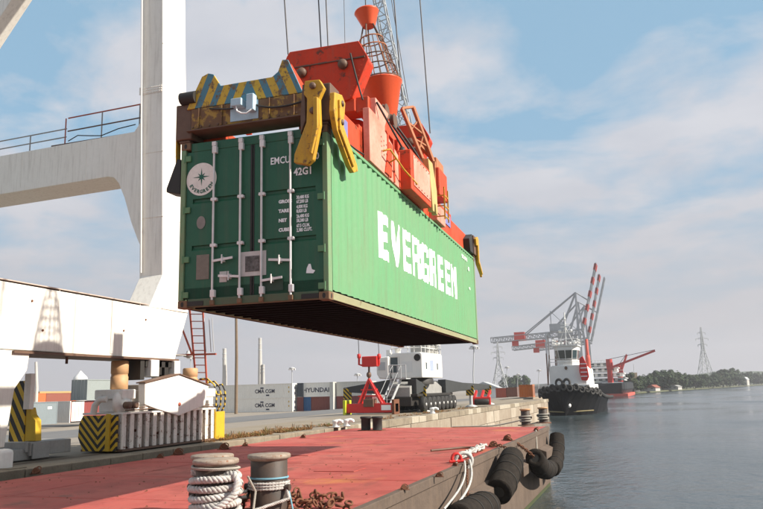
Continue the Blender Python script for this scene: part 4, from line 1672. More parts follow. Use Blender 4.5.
quay_bollard(at_z(336, 427.5, 0), 'left white bollard of the pair on the quay edge left of the red spreader', 0, .85)
quay_bollard(at_z(347, 426.5, 0), 'right white bollard of the pair on the quay edge left of the red spreader', 0, .85)
quay_bollard(at_z(438, 413.5, 0) + Vector((-.35, 0, 0)), 'white bollard on the quay edge in front of the mobile crane tyres', 0, 1.0)
e = empty('mooring_post', at_z(3, 469, 0), 0, 'short white round topped post on the quay edge at far left', 'bollard')
s = MB()
s.lathe([(.19, 0), (.19, .34), (.17, .40), (.1, .43), (0, .44)], 24)
s.build('post', M_cranew, e)
s = MB()
s.box(-.3, .42, -.25, .25, 0.0, .03)
s.build('base_plate', M_kerb, e)

# fenders on the barge side
def fender(name, path, r, label, group='rubber fenders along the barge side'):
    path = [Vector(p) for p in path]
    c = sum(path, Vector()) / len(path)
    e = empty(name, c, 0, label, 'fender', group)
    s = MB()
    pl = [p - c for p in path]
    n_ = len(pl)
    rr = [r * .93 if i in (0, n_ - 1) else r for i in range(n_)]
    s.tube(pl, rr, 24)
    s.build('body', M_fender, e)
    for end, nx_ in ((pl[0], pl[1]), (pl[-1], pl[-2])):
        d_ = (end - nx_).normalized()
        s = MB()
        s.lathe([(r * .40, -.02), (r * .40, .012), (r * .62, .014), (r * .94, .006), (r * .94, -.02)], 24, end, d_)
        s.build('end_ring', M_fender, e)
        s = MB()
        s.lathe([(0, 0.0), (r * .42, 0.004)], 24, end + d_ * .002, d_)
        s.build('core_hole', M_dark, e)
    for k in range(2, n_ - 2, 2):
        s = MB()
        d_ = (pl[k + 1] - pl[k - 1]).normalized()
        u = d_.orthogonal().normalized()
        v_ = d_.cross(u)
        s.tube([pl[k] + (u * math.cos(a) + v_ * math.sin(a)) * (r + .004) for a in np.linspace(0, 2 * math.pi, 25)[:-1]], .016, 6, True)
        s.build('band', M_black, e)
    return e


def bez(a, b_, c, n_=9):
    a, b_, c = Vector(a), Vector(b_), Vector(c)
    return [a * (1 - t_) ** 2 + b_ * 2 * t_ * (1 - t_) + c * t_ ** 2 for t_ in np.linspace(0, 1, n_)]


XF = BX1 + .40
fA0, fA1 = at_x(512, 458, XF), at_x(499, 492, XF)
fender('rubber_fender', bez(fA0, fA0.lerp(fA1, .5) + Vector((.06, 0, 0)), fA1), .33, 'thick upright rubber fender in the middle of the barge side')
fB0, fB1 = at_x(534, 457, XF), at_x(549, 474, XF)
fB0 = at_x(535, 458, XF + .1)
fender('rubber_fender', bez(fB0, fB0.lerp(fB1, .5) + Vector((0, 0, -.25)), at_x(550, 468, XF)), .31, 'sagging rubber fender with its round hollow end facing the camera')
fC0, fC1 = at_x(551, 470, XF), at_x(558.5, 440, XF)
fender('rubber_fender', bez(at_x(550.5, 468, XF) + Vector((0, .7, -.1)), at_x(557, 462, XF), at_x(557, 436, XF)), .30, 'farthest rubber fender bent upwards at the end of the barge')
fender('rubber_fender', bez(at_x(487, 506, XF), at_x(480, 509, XF), at_x(458, 521, XF)), .33, 'nearest rubber fender cut off by the bottom of the picture')


def rope_between(a, b_, sag, r, name, mt, label, cat, side=Vector((0, 0, 0))):
    a, b_ = Vector(a), Vector(b_)
    s = MB()
    s.tube([a.lerp(b_, t_) + Vector((0, 0, -sag * math.sin(math.pi * t_))) + side * math.sin(math.pi * t_) for t_ in np.linspace(0, 1, 14)], r, 7)
    return tag(s.build(name, mt), label, cat)


def chain_run(a, b_, sag, sc, label, n_=14, mt=None):
    a, b_ = Vector(a), Vector(b_)
    e = empty('fender_chain', a, 0, label, 'chain', 'chains holding the fenders')
    for i in range(n_):
        t_ = (i + .5) / n_
        p = a.lerp(b_, t_) + Vector((0, 0, -sag * math.sin(math.pi * t_)))
        d = (b_ - a).normalized()
        o = bpy.data.objects.new('link', link_mesh)
        COL.objects.link(o)
        o.parent = e
        o.location = p - a
        o.rotation_mode = 'QUATERNION'
        qd = d.to_track_quat('X', 'Z')
        from mathutils import Quaternion
        o.rotation_quaternion = qd @ Quaternion((1, 0, 0), R(90) * (i % 2))
        o.scale = (sc,) * 3


eA = at_z(493, 447.5, DZ) + Vector((0, 0, .08))
eB = at_z(508, 441, DZ) + Vector((0, 0, .08))
chain_run(eA, fA0 + Vector((0, -.05, .15)), -.06, .85, 'rusty chain from the deck edge to the upright fender', 8)
chain_run(eB, fB0 + Vector((0, .05, 0)), -.05, .95, 'rusty chain from the deck edge into the hollow ended fender', 14)
eD = at_z(536, 431.5, DZ) + Vector((0, 0, .05))
rope_between(eD, at_x(537, 449, BX1 + .06), .0, .025, 'fender_rope', M_rope2, 'frayed rope hanging over the deck edge above the hollow ended fender', 'rope')
eW = at_z(462, 464, DZ) + Vector((0, 0, .06))
rope_between(eW + Vector((.06, 0, 0)), at_x(444, 509, BX1 + .22), .0, .022, 'hanging_rope', M_rope, 'left pale rope hanging down the barge side below the white rope bundle', 'rope', Vector((.12, .15, 0)))
rope_between(eW + Vector((.1, .3, 0)), at_x(452, 511, BX1 + .22), .0, .026, 'hanging_rope', M_rope, 'right pale rope hanging down the barge side below the white rope bundle', 'rope', Vector((.14, .2, 0)))
chain_run(eW + Vector((.05, .25, 0)), at_x(468, 508, BX1 + .18), .0, .5, 'thin chain hanging beside the pale ropes on the barge side', 34)
# white rope bundle and red shackle on the deck edge
s = MB()
rnd = random.Random(5)
A_, B_ = at_z(463, 462.5, DZ), at_z(489, 449, DZ)
A_.x -= .1
B_.x -= .15
for k in range(5):
    pts_ = [A_.lerp(B_, t_) + Vector((rnd.uniform(-.09, .09), 0, .05 + rnd.uniform(0, .09))) for t_ in np.linspace(0, 1, 16)]
    laid_rope(s, pts_, .032, .1)
ring = [A_ + Vector((.16 * math.cos(a) + .12, .1 * math.cos(a), .04 + .17 * math.sin(a))) for a in np.linspace(0, 2 * math.pi, 20)[:-1]]
s.tube(ring, .045, 8, True)
tag(s.build('rope_bundle', M_rope), 'white rope bundle lying along the right edge of the red deck', 'rope')
s = MB()
c_ = A_ + Vector((-.02, -.1, .10))
s.tube([c_ + Vector((.09 * math.cos(a), .05 * math.cos(a), .10 * math.sin(a))) for a in np.linspace(-.6, math.pi + .6, 14)], .034, 8)
s.tube([c_ + Vector((-.14, -.08, -.06)), c_ + Vector((.14, .08, -.06))], .036, 8)
tag(s.build('shackle', M_red), 'red shackle at the end of the white rope bundle', 'shackle')
s = MB()
s.tube([at_z(431, 450.5, DZ + .03), at_z(447, 449, DZ + .035), at_z(462, 447.5, DZ + .03), at_z(474, 447.5, DZ + .03), at_z(482, 450, DZ + .04)], .03, 7)
tag(s.build('tarred_rope', M_brown), 'dark rope lying loose on the red deck left of the white bundle', 'rope')
# ------------------------------------------------------------------ container stacks in the yard
def corr_material(name, col):
    return mat(name, col, .6, .2, tuple(c * .7 for c in col), rust=.10, scale=.5, streak=.15)


def yard_container(p, L_, rz, col, label, group, doorcol=None, words=(), h_=2.59, endcol=None):
    """p: ground corner; local x along the length, y depth 2.44, long face at y=0 towards -Y"""
    e = empty('yard_container', p, rz, label, 'container', group)
    M = corr_material('yard_paint_%d_%d_%d' % tuple(int(c * 1000) for c in col), col)
    dc = corr_material('yard_door_%d_%d_%d' % tuple(int(c * 1000) for c in (doorcol or col)), doorcol or col)
    W_ = 2.44
    s = MB()
    n_ = int(L_ / .28)
    for face in (0, 1):
        vs, fs = [], []
        for i in range(n_ * 2 + 1):
            x = .12 + (L_ - .24) * i / (n_ * 2)
            d_ = .05 if (i // 1) % 2 else .0
            y = .03 + d_ if face == 0 else W_ - .03 - d_
            vs += [(x, y, .15), (x, y, h_ - .08)]
        for i in range(n_ * 2):
            fs.append((2 * i, 2 * i + 2, 2 * i + 3, 2 * i + 1))
        s.add(vs, fs)
    s.box(.1, L_ - .1, .1, W_ - .1, h_ - .06, h_ - .02)
    s.box(.1, L_ - .1, .1, W_ - .1, .1, .14)
    s.build('panel', M, e)
    s = MB()
    for y in (0, W_ - .1):
        s.box(.1, L_ - .1, y, y + .1, .02, .15)
        s.box(.1, L_ - .1, y, y + .1, h_ - .1, h_)
        for x in (0, L_ - .12):
            s.box(x, x + .12, y, y + .1, 0, h_)
    for x in (0, L_ - .12):
        s.box(x, x + .12, .1, W_ - .1, .02, .14)
        s.box(x, x + .12, .1, W_ - .1, h_ - .12, h_)
    s.build('frame', M, e)
    for x, sg in ((.06, -1), (L_ - .06, 1)):
        for ya, yb in ((.12, W_ / 2 - .01), (W_ / 2 + .01, W_ - .12)):
            s = MB()
            s.box(min(x, x + sg * .03), max(x, x + sg * .03), ya, yb, .15, h_ - .12)
            d_ = s.build('door', dc, e)
            for yy_ in (ya + .3, yb - .3):
                b_ = MB()
                b_.tube([(x + sg * .06, yy_, .1), (x + sg * .06, yy_, h_ - .08)], .025, 5)
                b_.build('locking_bar', M_lgrey, d_)
    for (w_, sz, x, z, mt_, sx_) in words:
        text_obj('lettering', w_, sz, mt_, e, (x, .015, z), (R(90), 0, 0), .02, 'CENTER', sx_)
    return e


M_ink = mat('dark_print', (.02, .02, .05), .6, .1, bump=0)
cream = (.84, .81, .74)
Yc = 127.0
a0 = at_y(235.3, 413.4, Yc)
a1 = at_y(292.5, 412, Yc)
GZ = -1.8
Xc0, Xc1 = a0.x, a1.x
LC = Xc1 - Xc0
grp = 'pale containers stacked in the yard'
for k, (z, lb) in enumerate(((GZ, 'lower pale grey forty foot container beside the tall brown pole'), (GZ + 2.6, 'upper pale grey forty foot container beside the tall brown pole'))):
    c = yard_container((Xc0, Yc, z), LC, 0, cream, lb, grp, words=(('CMA CGM', .98, LC * .52, .92, M_ink, .92), ('-', 2.2, LC * .57, .0, M_ink, 1.2), ('-', 2.2, LC * .47, 1.35, M_ink, 1.2)))
    for z_ in (.75, 1.75):
        s = MB()
        s.lathe([(0, 0), (.28, 0.01)], 14, (LC + .002, 1.0, z_), (1, 0, 0), False)
        s.build('round_mark', M_ink, c)
    s = MB()
    s.box(LC * .93, LC * .945, .005, .02, .9, 1.2)
    s.box(LC * .93, LC * .945, .005, .02, 1.7, 2.0)
    s.build('yellow_mark', M_hazY, c)
    c = yard_container((Xc0 - LC - .25, Yc + .3, z), LC, 0, (.76, .73, .66), ('lower' if k == 0 else 'upper') + ' pale grey container half hidden behind the yellow stair hoops', grp,
                       words=(('CMA CGM', .98, LC * .52, .92, M_ink, .92),))
x2 = at_y(297.3, 412, Yc + 1).x
x3 = at_y(303.2, 412, Yc + 1).x
for z, col, lb in ((GZ, (.13, .03, .03), 'dark red container end below the dark blue one in the yard stack'), (GZ + 2.6, (.035, .045, .06), 'dark blue container end on top of the dark red one')):
    yard_container((Xc1 + .35, Yc + 1.2, z), x3 - Xc1 - .45, 0, col, lb, 'coloured containers in the yard row')
xa, xb = at_y(303.6, 412, Yc + 1.5).x, at_y(330.5, 412, Yc + 1.5).x
yard_container((xa, Yc + 1.5, GZ + 2.6), xb - xa, 0, cream, 'pale grey container with dark capital letters above the blue and red ones', grp, words=(('HYUNDAI', 1.15, (xb - xa) * .47, .85, M_ink, 1.05),))
xm = at_y(311.3, 412, Yc + 1.5).x
yard_container((xa, Yc + 1.5, GZ), xm - xa - .08, 0, (.02, .10, .24), 'small blue container at the bottom of the yard stack', 'coloured containers in the yard row')
yard_container((xm, Yc + 1.5, GZ), xb - xm, 0, (.20, .045, .03), 'brown red container under the pale grey one right of the blue one', 'coloured containers in the yard row')
xq = at_y(335.2, 412, Yc + 1.5).x
for z, col, lb in ((GZ, (.64, .62, .57), 'lower pale end of a container right of the brown red one'), (GZ + 2.6, (.60, .58, .52), 'upper pale end of a container right of the dark lettered one')):
    yard_container((xb + .15, Yc + .9, z), xq - xb - .25, 0, col, lb, grp)
xr_ = at_y(372, 412, Yc + 2).x
yard_container((xq + .1, Yc + 2, GZ + 2.6), xr_ - xq, 0, (.58, .56, .50), 'pale container partly behind the red spreader on the quay', grp, words=(('CMA CGM', .9, 3.2, .9, M_ink, .9),))
yard_container((xq + .1, Yc + 2, GZ), xr_ - xq, 0, (.18, .035, .03), 'dark red container behind the red spreader on the quay', 'coloured containers in the yard row')
# near stack left: containers parallel to the quay
def side_container(px0, px1, pyb, Y_, col, label, z, doorcol=None, words=()):
    X_ = at_z(px0, pyb, GZ).x
    return X_


# long faces towards +X: local x runs along world +Y when rz = 90 degrees and the face y=0 looks to +X
def along_quay(X_, Y_, L_, z, col, label, grp_, doorcol=None, words=()):
    e = yard_container((X_, Y_, z), L_, R(90), col, label, grp_, doorcol, words)
    return e


XL = -66.0
g0 = at_x(28.5, 424, XL)
gyz = lambda px: at_x(px, 415, XL).y
yA, yB, yC = gyz(25), gyz(58.5), gyz(70.5)
yD = gyz(107)
zL = at_x(50, 424.2, XL).z
grpL = 'coloured containers stacked behind the crane'
along_quay(XL, yA, yB - yA - .2, zL, (.20, .235, .25), 'slate grey container at the bottom of the stack behind the striped buffer', grpL, words=(('-', 2.6, (yB - yA) * .72, 1.3, M_white, 1.0),))
along_quay(XL, yC, yD - yC, zL, (.24, .045, .04), 'maroon container in the lower row left of the white crane bogie', grpL, words=(('-', 2.0, 1.6, 1.5, M_white, .5),))
yard_container((XL - 2.3, yC - .15, zL), 2.3, 0, (.74, .71, .66), 'pale container end between the slate grey and maroon containers', grpL)
XR = -165.0
gyr = lambda px: at_x(px, 410, XR).y
for k_, (pa, pb, col, lb) in enumerate(((30, 45.3, (.60, .13, .03), 'orange container in the far row at the left end of the stack'), (45.6, 70, (.25, .07, .04), 'brown container in the far row between two orange ones'), (70.3, 82.5, (.62, .14, .03), 'orange container in the far row right of the brown one'))):
    for kz in (0, 1):
        along_quay(XR, gyr(pa), gyr(pb) - gyr(pa), GZ + 2.62 * kz, col, lb if kz else lb.replace('container in', 'container at the bottom of'), grpL)
s = MB()
s.box(XR - 2.4, XR - .1, gyr(39), gyr(81), GZ + 5.22, GZ + 5.75)
tag(s.build('tarpaulin', mat('mustard_tarpaulin', (.42, .30, .12), .8, .3)), 'mustard tarpaulin covering the top of the orange and brown containers', 'tarpaulin')
along_quay(XL + .3, gyz(84), gyz(113) - gyz(84), zL + 2.62, (.27, .30, .29), 'green grey container on top of the maroon one behind the bogie', grpL)
s = MB()
s.lathe([(2.2, 0), (2.2, 8.6), (2.0, 9.4), (.8, 10.6), (.3, 11.2), (0, 11.4)], 18, at_y(79, 408, 190) * 1.0)
o = tag(s.build('silo', M_shipwhite), 'white domed silo far behind the orange container', 'silo')

# ------------------------------------------------------------------ poles, masts and chimneys
def pole(px, y0, y1, Y_, r, name, label, cat, mt, group=None, lamps=0):
    a, b_ = at_y(px, y0, Y_), at_y(px, y1, Y_)
    a.z = min(a.z, GZ)
    e = empty(name, a, 0, label, cat, group)
    s = MB()
    hh = b_.z - a.z
    s.tube([(0, 0, 0), (0, 0, hh * .5), (b_.x - a.x, 0, hh)], [r, r * .9, r * .72], 12)
    s.build('shaft', mt, e)
    if lamps:
        s = MB()
        s.lathe([(.10, 0), (1.0 * lamps, .1), (1.05 * lamps, .35), (.15, .6)], 14, (b_.x - a.x, 0, hh - .3))
        s.build('crown', M_lgrey, e)
        for k in range(6):
            t_ = k * math.pi / 3
            s = MB()
            s.box(-.25, .25, -.2, .2, -.35, .05)
            c = s.build('lamp', M_galv, e)
            c.location = (b_.x - a.x + 1.0 * lamps * math.cos(t_), 1.0 * lamps * math.sin(t_), hh - .25)
    return e


pole(236, 413, 300, 118, .30, 'utility_pole', 'tall brown pole in front of the pale containers', 'pole', mat('creosote_pole', (.20, .14, .09), .9, .4))
for px, y0, y1, r, lb in ((224.5, 392, 348.5, 1.15, 'short grey chimney left of the tall brown pole'), (260, 392, 338, 1.0, 'tallest pale chimney right of the tall brown pole'), (263.3, 392, 364.5, .75, 'thin grey chimney close behind the tallest pale one')):
    c = pole(px, y0, y1, 290, r, 'chimney', lb, 'chimney', M_chim, 'chimneys on the skyline')
    top = at_y(px, y1, 290)
    for k in range(3):
        s = MB()
        base = c.location
        hh = top.z - base.z
        rr = r * (.72 + .05 * k) + .06
        s.lathe([(rr - .1, 0), (rr, .05), (rr, .35), (rr - .1, .4)], 14, (top.x - base.x, 0, hh * (.98 - .09 * k)))
        s.build('band', M_lgrey, c)
pole(36, 400, 362, 150, .45, 'mast', 'grey mast rising behind the striped buffer of the crane', 'mast', M_chim)
for px, y0, y1, Y_, lb in ((292, 388, 368, 210, 'lamp mast standing behind the pale lettered containers'), (357.5, 400, 374, 220, 'lamp mast left of the red spreader'), (474, 392, 346.5, 170, 'tall lamp mast just right of the green container corner'),
                           (507, 392, 367, 330, 'slim lamp mast right of the lattice tower by the quay'), (518, 392, 374, 420, 'distant lamp mast left of the tugboat'), (539, 392, 370, 360, 'distant lamp mast close to the tugboat wheelhouse'), (190.5, 385, 357, 200, 'lamp mast behind the red crane ladder')):
    pole(px, y0, y1, Y_, .16, 'light_mast', lb, 'lamp mast', M_lgrey, 'lamp masts around the yard', lamps=.9)

# ------------------------------------------------------------------ lattice power towers
def pylon(px, yb, yt, Y_, label, half):
    a, b_ = at_y(px, yb, Y_), at_y(px, yt, Y_)
    a.z = -1.8
    H_ = b_.z - a.z
    e = empty('power_pylon', a, R(20), label, 'pylon', 'lattice power pylons')
    s = MB()
    def wz(t_):
        return half * (1 - t_ / .62) + half * .16 * min(1, t_ / .62) if t_ < .62 else half * .16 * (1 - (t_ - .62) / .5)
    ts = [0, .16, .30, .42, .52, .62, .7, .78, .86, .93, 1.0]
    cs = [(-1, -1), (1, -1), (1, 1), (-1, 1)]
    th = half * .05
    for t0, t1 in zip(ts, ts[1:]):
        for k in range(4):
            a0_, a1_ = cs[k], cs[(k + 1) % 4]
            P = lambda c_, t_: (c_[0] * wz(t_), c_[1] * wz(t_), H_ * t_)
            s.bar(P(a0_, t0), P(a0_, t1), th * 1.3)
            s.bar(P(a0_, t0), P(a1_, t1), th * .7)
            s.bar(P(a1_, t0), P(a0_, t1), th * .7)
            s.bar(P(a0_, t1), P(a1_, t1), th * .7)
    s.build('lattice', M_lgrey, e)
    for t_, w_ in ((.70, .62), (.80, .85), (.90, .55)):
        s = MB()
        z = H_ * t_
        for sx in (-1, 1):
            s.bar((0, 0, z), (sx * half * w_, 0, z + .2), th)
            s.bar((0, 0, z + half * .22), (sx * half * w_, 0, z + .2), th * .8)
            s.bar((sx * half * w_ * .5, 0, z + .1), (sx * half * w_ * .5, 0, z + half * .11), th * .6)
            s.bar((sx * half * w_ * .95, 0, z), (sx * half * w_ * .95, 0, z - half * .22), th)
        s.build('crossarm', M_lgrey, e)
    return e


pylon(706.5, 384, 327, 690, 'tall lattice power pylon standing among trees on the far bank', 6.5)
pylon(500, 392, 342, 300, 'lattice pylon beside the quay left of the tugboat', 3.4)

# ------------------------------------------------------------------ trees on the far bank
def tree_meshes(seed, H_, W_, nl):
    r_ = random.Random(seed)
    t = MB()
    t.tube([(0, 0, 0), (.1, 0, H_ * .3), (.0, .1, H_ * .75)], [.42, .3, .1], 7)
    blobs = []
    for i in range(r_.randint(15, 21)):
        a = r_.uniform(0, 6.28)
        z = r_.uniform(.22, .92)
        rad = W_ * .5 * (1 - ((z - .5) / .62) ** 2) ** .5 * r_.uniform(.35, .95)
        c = Vector((rad * math.cos(a), rad * math.sin(a), H_ * z))
        blobs.append((c, W_ * r_.uniform(.13, .24)))
        t.tube([(0, 0, H_ * max(.12, z - .3)), c * .55 + Vector((0, 0, H_ * z * .4)), c], [.14, .09, .03], 5)
    f = MB()
    for c, br in blobs:
        for k in range(nl // len(blobs)):
            u = Vector((r_.gauss(0, 1), r_.gauss(0, 1), r_.gauss(0, 1))).normalized()
            p = c + u * br * r_.uniform(.55, 1.08)
            n_ = (u + Vector((r_.uniform(-.7, .7), r_.uniform(-.7, .7), r_.uniform(-.2, .9)))).normalized()
            a_ = n_.orthogonal().normalized()
            b_ = n_.cross(a_)
            sz = r_.uniform(.28, .62)
            f.add([p - a_ * sz - b_ * sz * .6, p + a_ * sz - b_ * sz * .7, p + a_ * sz * .8 + b_ * sz, p - a_ * sz * .9 + b_ * sz * .8], [(0, 1, 2, 3)])
    return t.mesh('trunk', M_bark), f


protos = []
for i, (H_, W_) in enumerate(((15, 14), (12, 13), (17, 15), (9, 11), (13, 9))):
    tm, fm = tree_meshes(20 + i, H_, W_, 2300)
    protos.append((tm, fm.mesh('crown', M_leaf[i % 3])))
edge2 = [(-10, 345), (0, 372), (40, 560), (119, 896), (260, 1150)]


def shore_at(px):
    """distance of the far bank's waterline in that direction"""
    y = 394 + (px - 627) * (385.0 - 394) / (763 - 627)
    return at_z(px, y, -2.37)


rnd = random.Random(11)
kinds = ['broad dark crowned tree', 'low round bushy tree', 'tall spreading tree', 'small round tree', 'narrow upright tree']
tr = []
px = 631.0
while px < 812:
    tr.append(px)
    px += rnd.uniform(2.2, 3.9)
near_words = ['left of the red roofed shed', 'right of the red roofed shed', 'left of the pylon', 'beside the pylon foot', 'right of the pylon', 'left of the white house', 'right of the white house', 'at the right edge of the picture']
for i, px in enumerate(tr):
    s0 = shore_at(px)
    back = rnd.choice([.015, .03, .05, .08, .12])
    p = s0 * (1 + back)
    D_ = p.length
    k = rnd.randrange(5)
    top_y = 373 + 2.2 * math.sin(px * .11) + rnd.uniform(-1.5, 3) + (763 - px) * .012 - (1.8 if px > 722 else 0)
    e = empty('tree', (p.x, p.y, -1.75), rnd.uniform(0, 6.28))
    # height so that the crown top reaches the tree line
    v = ray(px, top_y)
    Ht = 1.48 + v.z * (p.y / v.y) + 1.75
    baseH = (15, 12, 17, 9, 13)[k]
    sc = max(.5, Ht / baseH)
    e.scale = (sc, sc, sc)
    w_ = near_words[0] if px < 646 else near_words[1] if px < 668 else near_words[2] if px < 696 else near_words[3] if px < 712 else near_words[4] if px < 730 else near_words[5] if px < 743 else near_words[6] if px < 757 else near_words[7]
    rank = ['first', 'second', 'third', 'fourth', 'fifth', 'sixth', 'seventh', 'eighth', 'ninth', 'tenth', 'eleventh', 'twelfth', 'thirteenth', 'fourteenth', 'fifteenth', 'sixteenth', 'seventeenth', 'eighteenth', 'nineteenth', 'twentieth', 'twenty-first', 'twenty-second']
    tag(e, None, 'tree', 'trees lining the far bank')
    e['zone'] = w_
    e['kindw'] = kinds[k]
    for nm, me in (('trunk', protos[k][0]), ('crown', protos[k][1])):
        o = bpy.data.objects.new(nm, me)
        COL.objects.link(o)
        o.parent = e
    tr[i] = e
zones = {}
for e in tr:
    zones.setdefault(e['zone'], []).append(e)
for z, es in zones.items():
    for j, e in enumerate(es):
        e['label'] = '%s %s, %s from the left there' % (e['kindw'], z, rank[j]) if len(es) > 1 else '%s across the water %s' % (e['kindw'], z)
for e in tr:
    del e['zone']
    del e['kindw']
# a few trees behind the quay, left of the tug
for px, lb in ((509, 'left one of two dark trees behind the lamp masts left of the tugboat'), (521, 'right one of two dark trees behind the lamp masts left of the tugboat')):
    p = at_y(px, 388, 520)
    e = empty('tree', (p.x, p.y, -1.8), px, lb, 'tree', 'trees behind the quay')
    for nm, me in (('trunk', protos[1][0]), ('crown', protos[1][1])):
        o = bpy.data.objects.new(nm, me)
        COL.objects.link(o)
        o.parent = e
# small buildings on the far bank
def house(px, label, W_, D_, Hw, rh, wm, rm, back=.01, name='house'):
    p = shore_at(px) * (1 + back)
    e = empty(name, (p.x, p.y, -1.75), R(-25), label, 'building', 'buildings on the far bank')
    s = MB()
    s.box(-W_ / 2, W_ / 2, -D_ / 2, D_ / 2, 0, Hw)
    s.build('wall', wm, e)
    s = MB()
    s.prism([(-W_ / 2 - .4, Hw), (W_ / 2 + .4, Hw), (W_ / 2 - W_ * .2, Hw + rh), (-W_ / 2 + W_ * .2, Hw + rh)], 'xz', -D_ / 2 - .3, D_ / 2 + .3)
    s.build('roof', rm, e)
    for k in range(3):
        s = MB()
        x = -W_ * .3 + k * W_ * .3
        s.box(x - .5, x + .5, -D_ / 2 - .03, -D_ / 2 + .02, 1.0, min(2.3, Hw - .3))
        s.build('window', M_glass, e)
    return e


M_roofr = mat('red_roof', (.26, .08, .05), .8, .3)
house(649, 'low shed with a red roof at the water of the far bank', 9, 5, 1.6, 1.4, M_chim, M_roofr, .006)
house(744, 'white house among the trees on the far bank', 8, 6, 5.0, 2.5, M_chim, M_lgrey, .02)
house(672, 'low pale boathouse at the foot of the far trees', 9, 5, 1.6, .9, M_chim, M_grey, .003)
p = shore_at(636) * 1.01
e = empty('brick_tower', (p.x, p.y, -1.75), R(15), 'square stone tower at the left end of the far bank', 'tower')
s = MB()
s.box(-1.6, 1.6, -1.6, 1.6, 0, 5)
s.build('base', M_chim, e)
s = MB()
s.box(-1.0, 1.0, -1.0, 1.0, 5, 8.6)
s.build('shaft', mat('tan_stone', (.35, .26, .17), .9, .4), e)
s = MB()
s.lathe([(.12, 8.6), (.10, 12.5)], 8)
s.build('flagpole', M_lgrey, e)
# warehouses and clutter along the far quay left of the tug
M_pinkb = mat('brick_shed', (.40, .22, .17), .9, .4)
for px, w_, h_, Y_, col, lb in ((547, 20, 3.6, 430, M_grey, 'long low grey shed behind the tugboat'), (484, 7, 3.4, 190, M_shipwhite, 'white shed behind the mobile crane outrigger')):
    p = at_y(px, 395, Y_)
    e = empty('shed', (p.x, p.y, -1.8), R(4), lb, 'building', 'sheds along the far quay')
    s = MB()
    s.box(-w_ / 2, w_ / 2, 0, 9, 0, h_)
    s.build('wall', col, e)
    s = MB()
    s.prism([(-w_ / 2 - .4, h_), (w_ / 2 + .4, h_), (0, h_ + 1.6)], 'xz', -.4, 9.4)
    s.build('roof', M_lgrey, e)
    s = MB()
    s.box(-1.6, 1.6, -.04, 0, .05, 3.2)
    s.build('door', M_grey, e)
for px, col, Y_, lb in ((526, (.62, .17, .03), 118, 'orange container standing on the quay left of the tugboat'), (501, (.40, .09, .05), 150, 'rust red container under the lattice pylon'), (512, (.20, .08, .05), 150, 'brown container right of the rust red one under the pylon')):
    p = at_y(px, 398, Y_)
    yard_container((p.x - 1.0, p.y, gz(p.x)), 2.1, 0, col, lb, 'containers along the far quay', h_=1.9)
# ------------------------------------------------------------------ mobile harbour crane on tyres
MX, MY = -15.9, 53.0
mc = empty('mobile_crane', (MX, MY, 0), 0, 'white mobile harbour crane on many tyres standing on the quay under the container', 'crane')


def mcb(m_, name, mt, parent=None, bevel=0.0):
    for i, (x, y, z) in enumerate(m_.v):
        m_.v[i] = (x - MX, y - MY, z)
    return m_.build(name, mt, parent or mc, bevel)


tyre_mesh = None
for i in range(8):
    for side in (1, -1):
        Yw = 49.6 + i * 1.18
        s = MB()
        s.lathe([(.26, 0), (.46, .02), (.52, .08), (.52, .34), (.46, .40), (.26, .40)], 20, (-14.55 if side > 0 else -17.25, Yw, .53), (1, 0, 0))
        t_ = mcb(s, 'tyre', M_black)
        s = MB()
        s.lathe([(.27, .30), (.24, .36), (.10, .37), (.10, .43), (0, .44)], 14, (-14.55 if side > 0 else -17.30, Yw, .53), (1, 0, 0))
        mcb(s, 'rim', mat('rim_white', (.6, .58, .55), .5, .4, rust=.1, scale=6), t_)
s = MB()
s.box(-17.0, -14.9, 48.6, 59.2, .45, 1.05)
s.box(-16.7, -14.5, 48.8, 58.6, 1.06, 1.25)
mcb(s, 'chassis', M_dark, bevel=.03)
s = MB()
s.prism([(48.7, 1.06), (48.7, 1.7), (50.2, 2.1), (55.5, 2.1), (58, 1.5), (58, 1.06)], 'yz', -16.6, -15.0)
mcb(s, 'carrier_body', M_grey, bevel=.03)
s = MB()
s.lathe([(1.25, 1.9), (1.25, 2.25), (1.15, 2.35)], 28, (-15.7, 52.6, 0))
mcb(s, 'slewing_ring', M_dark)
M_mcw = mat('mobile_crane_white', (.78, .76, .71), .45, .15, (.6, .56, .5), rust=.03, scale=.8)
M_hazp = stripes('foot_stripes', (.60, .38, .02), (.02, .018, .016), 1, 0, 1, 3.2, duty=.5, wear=.1)
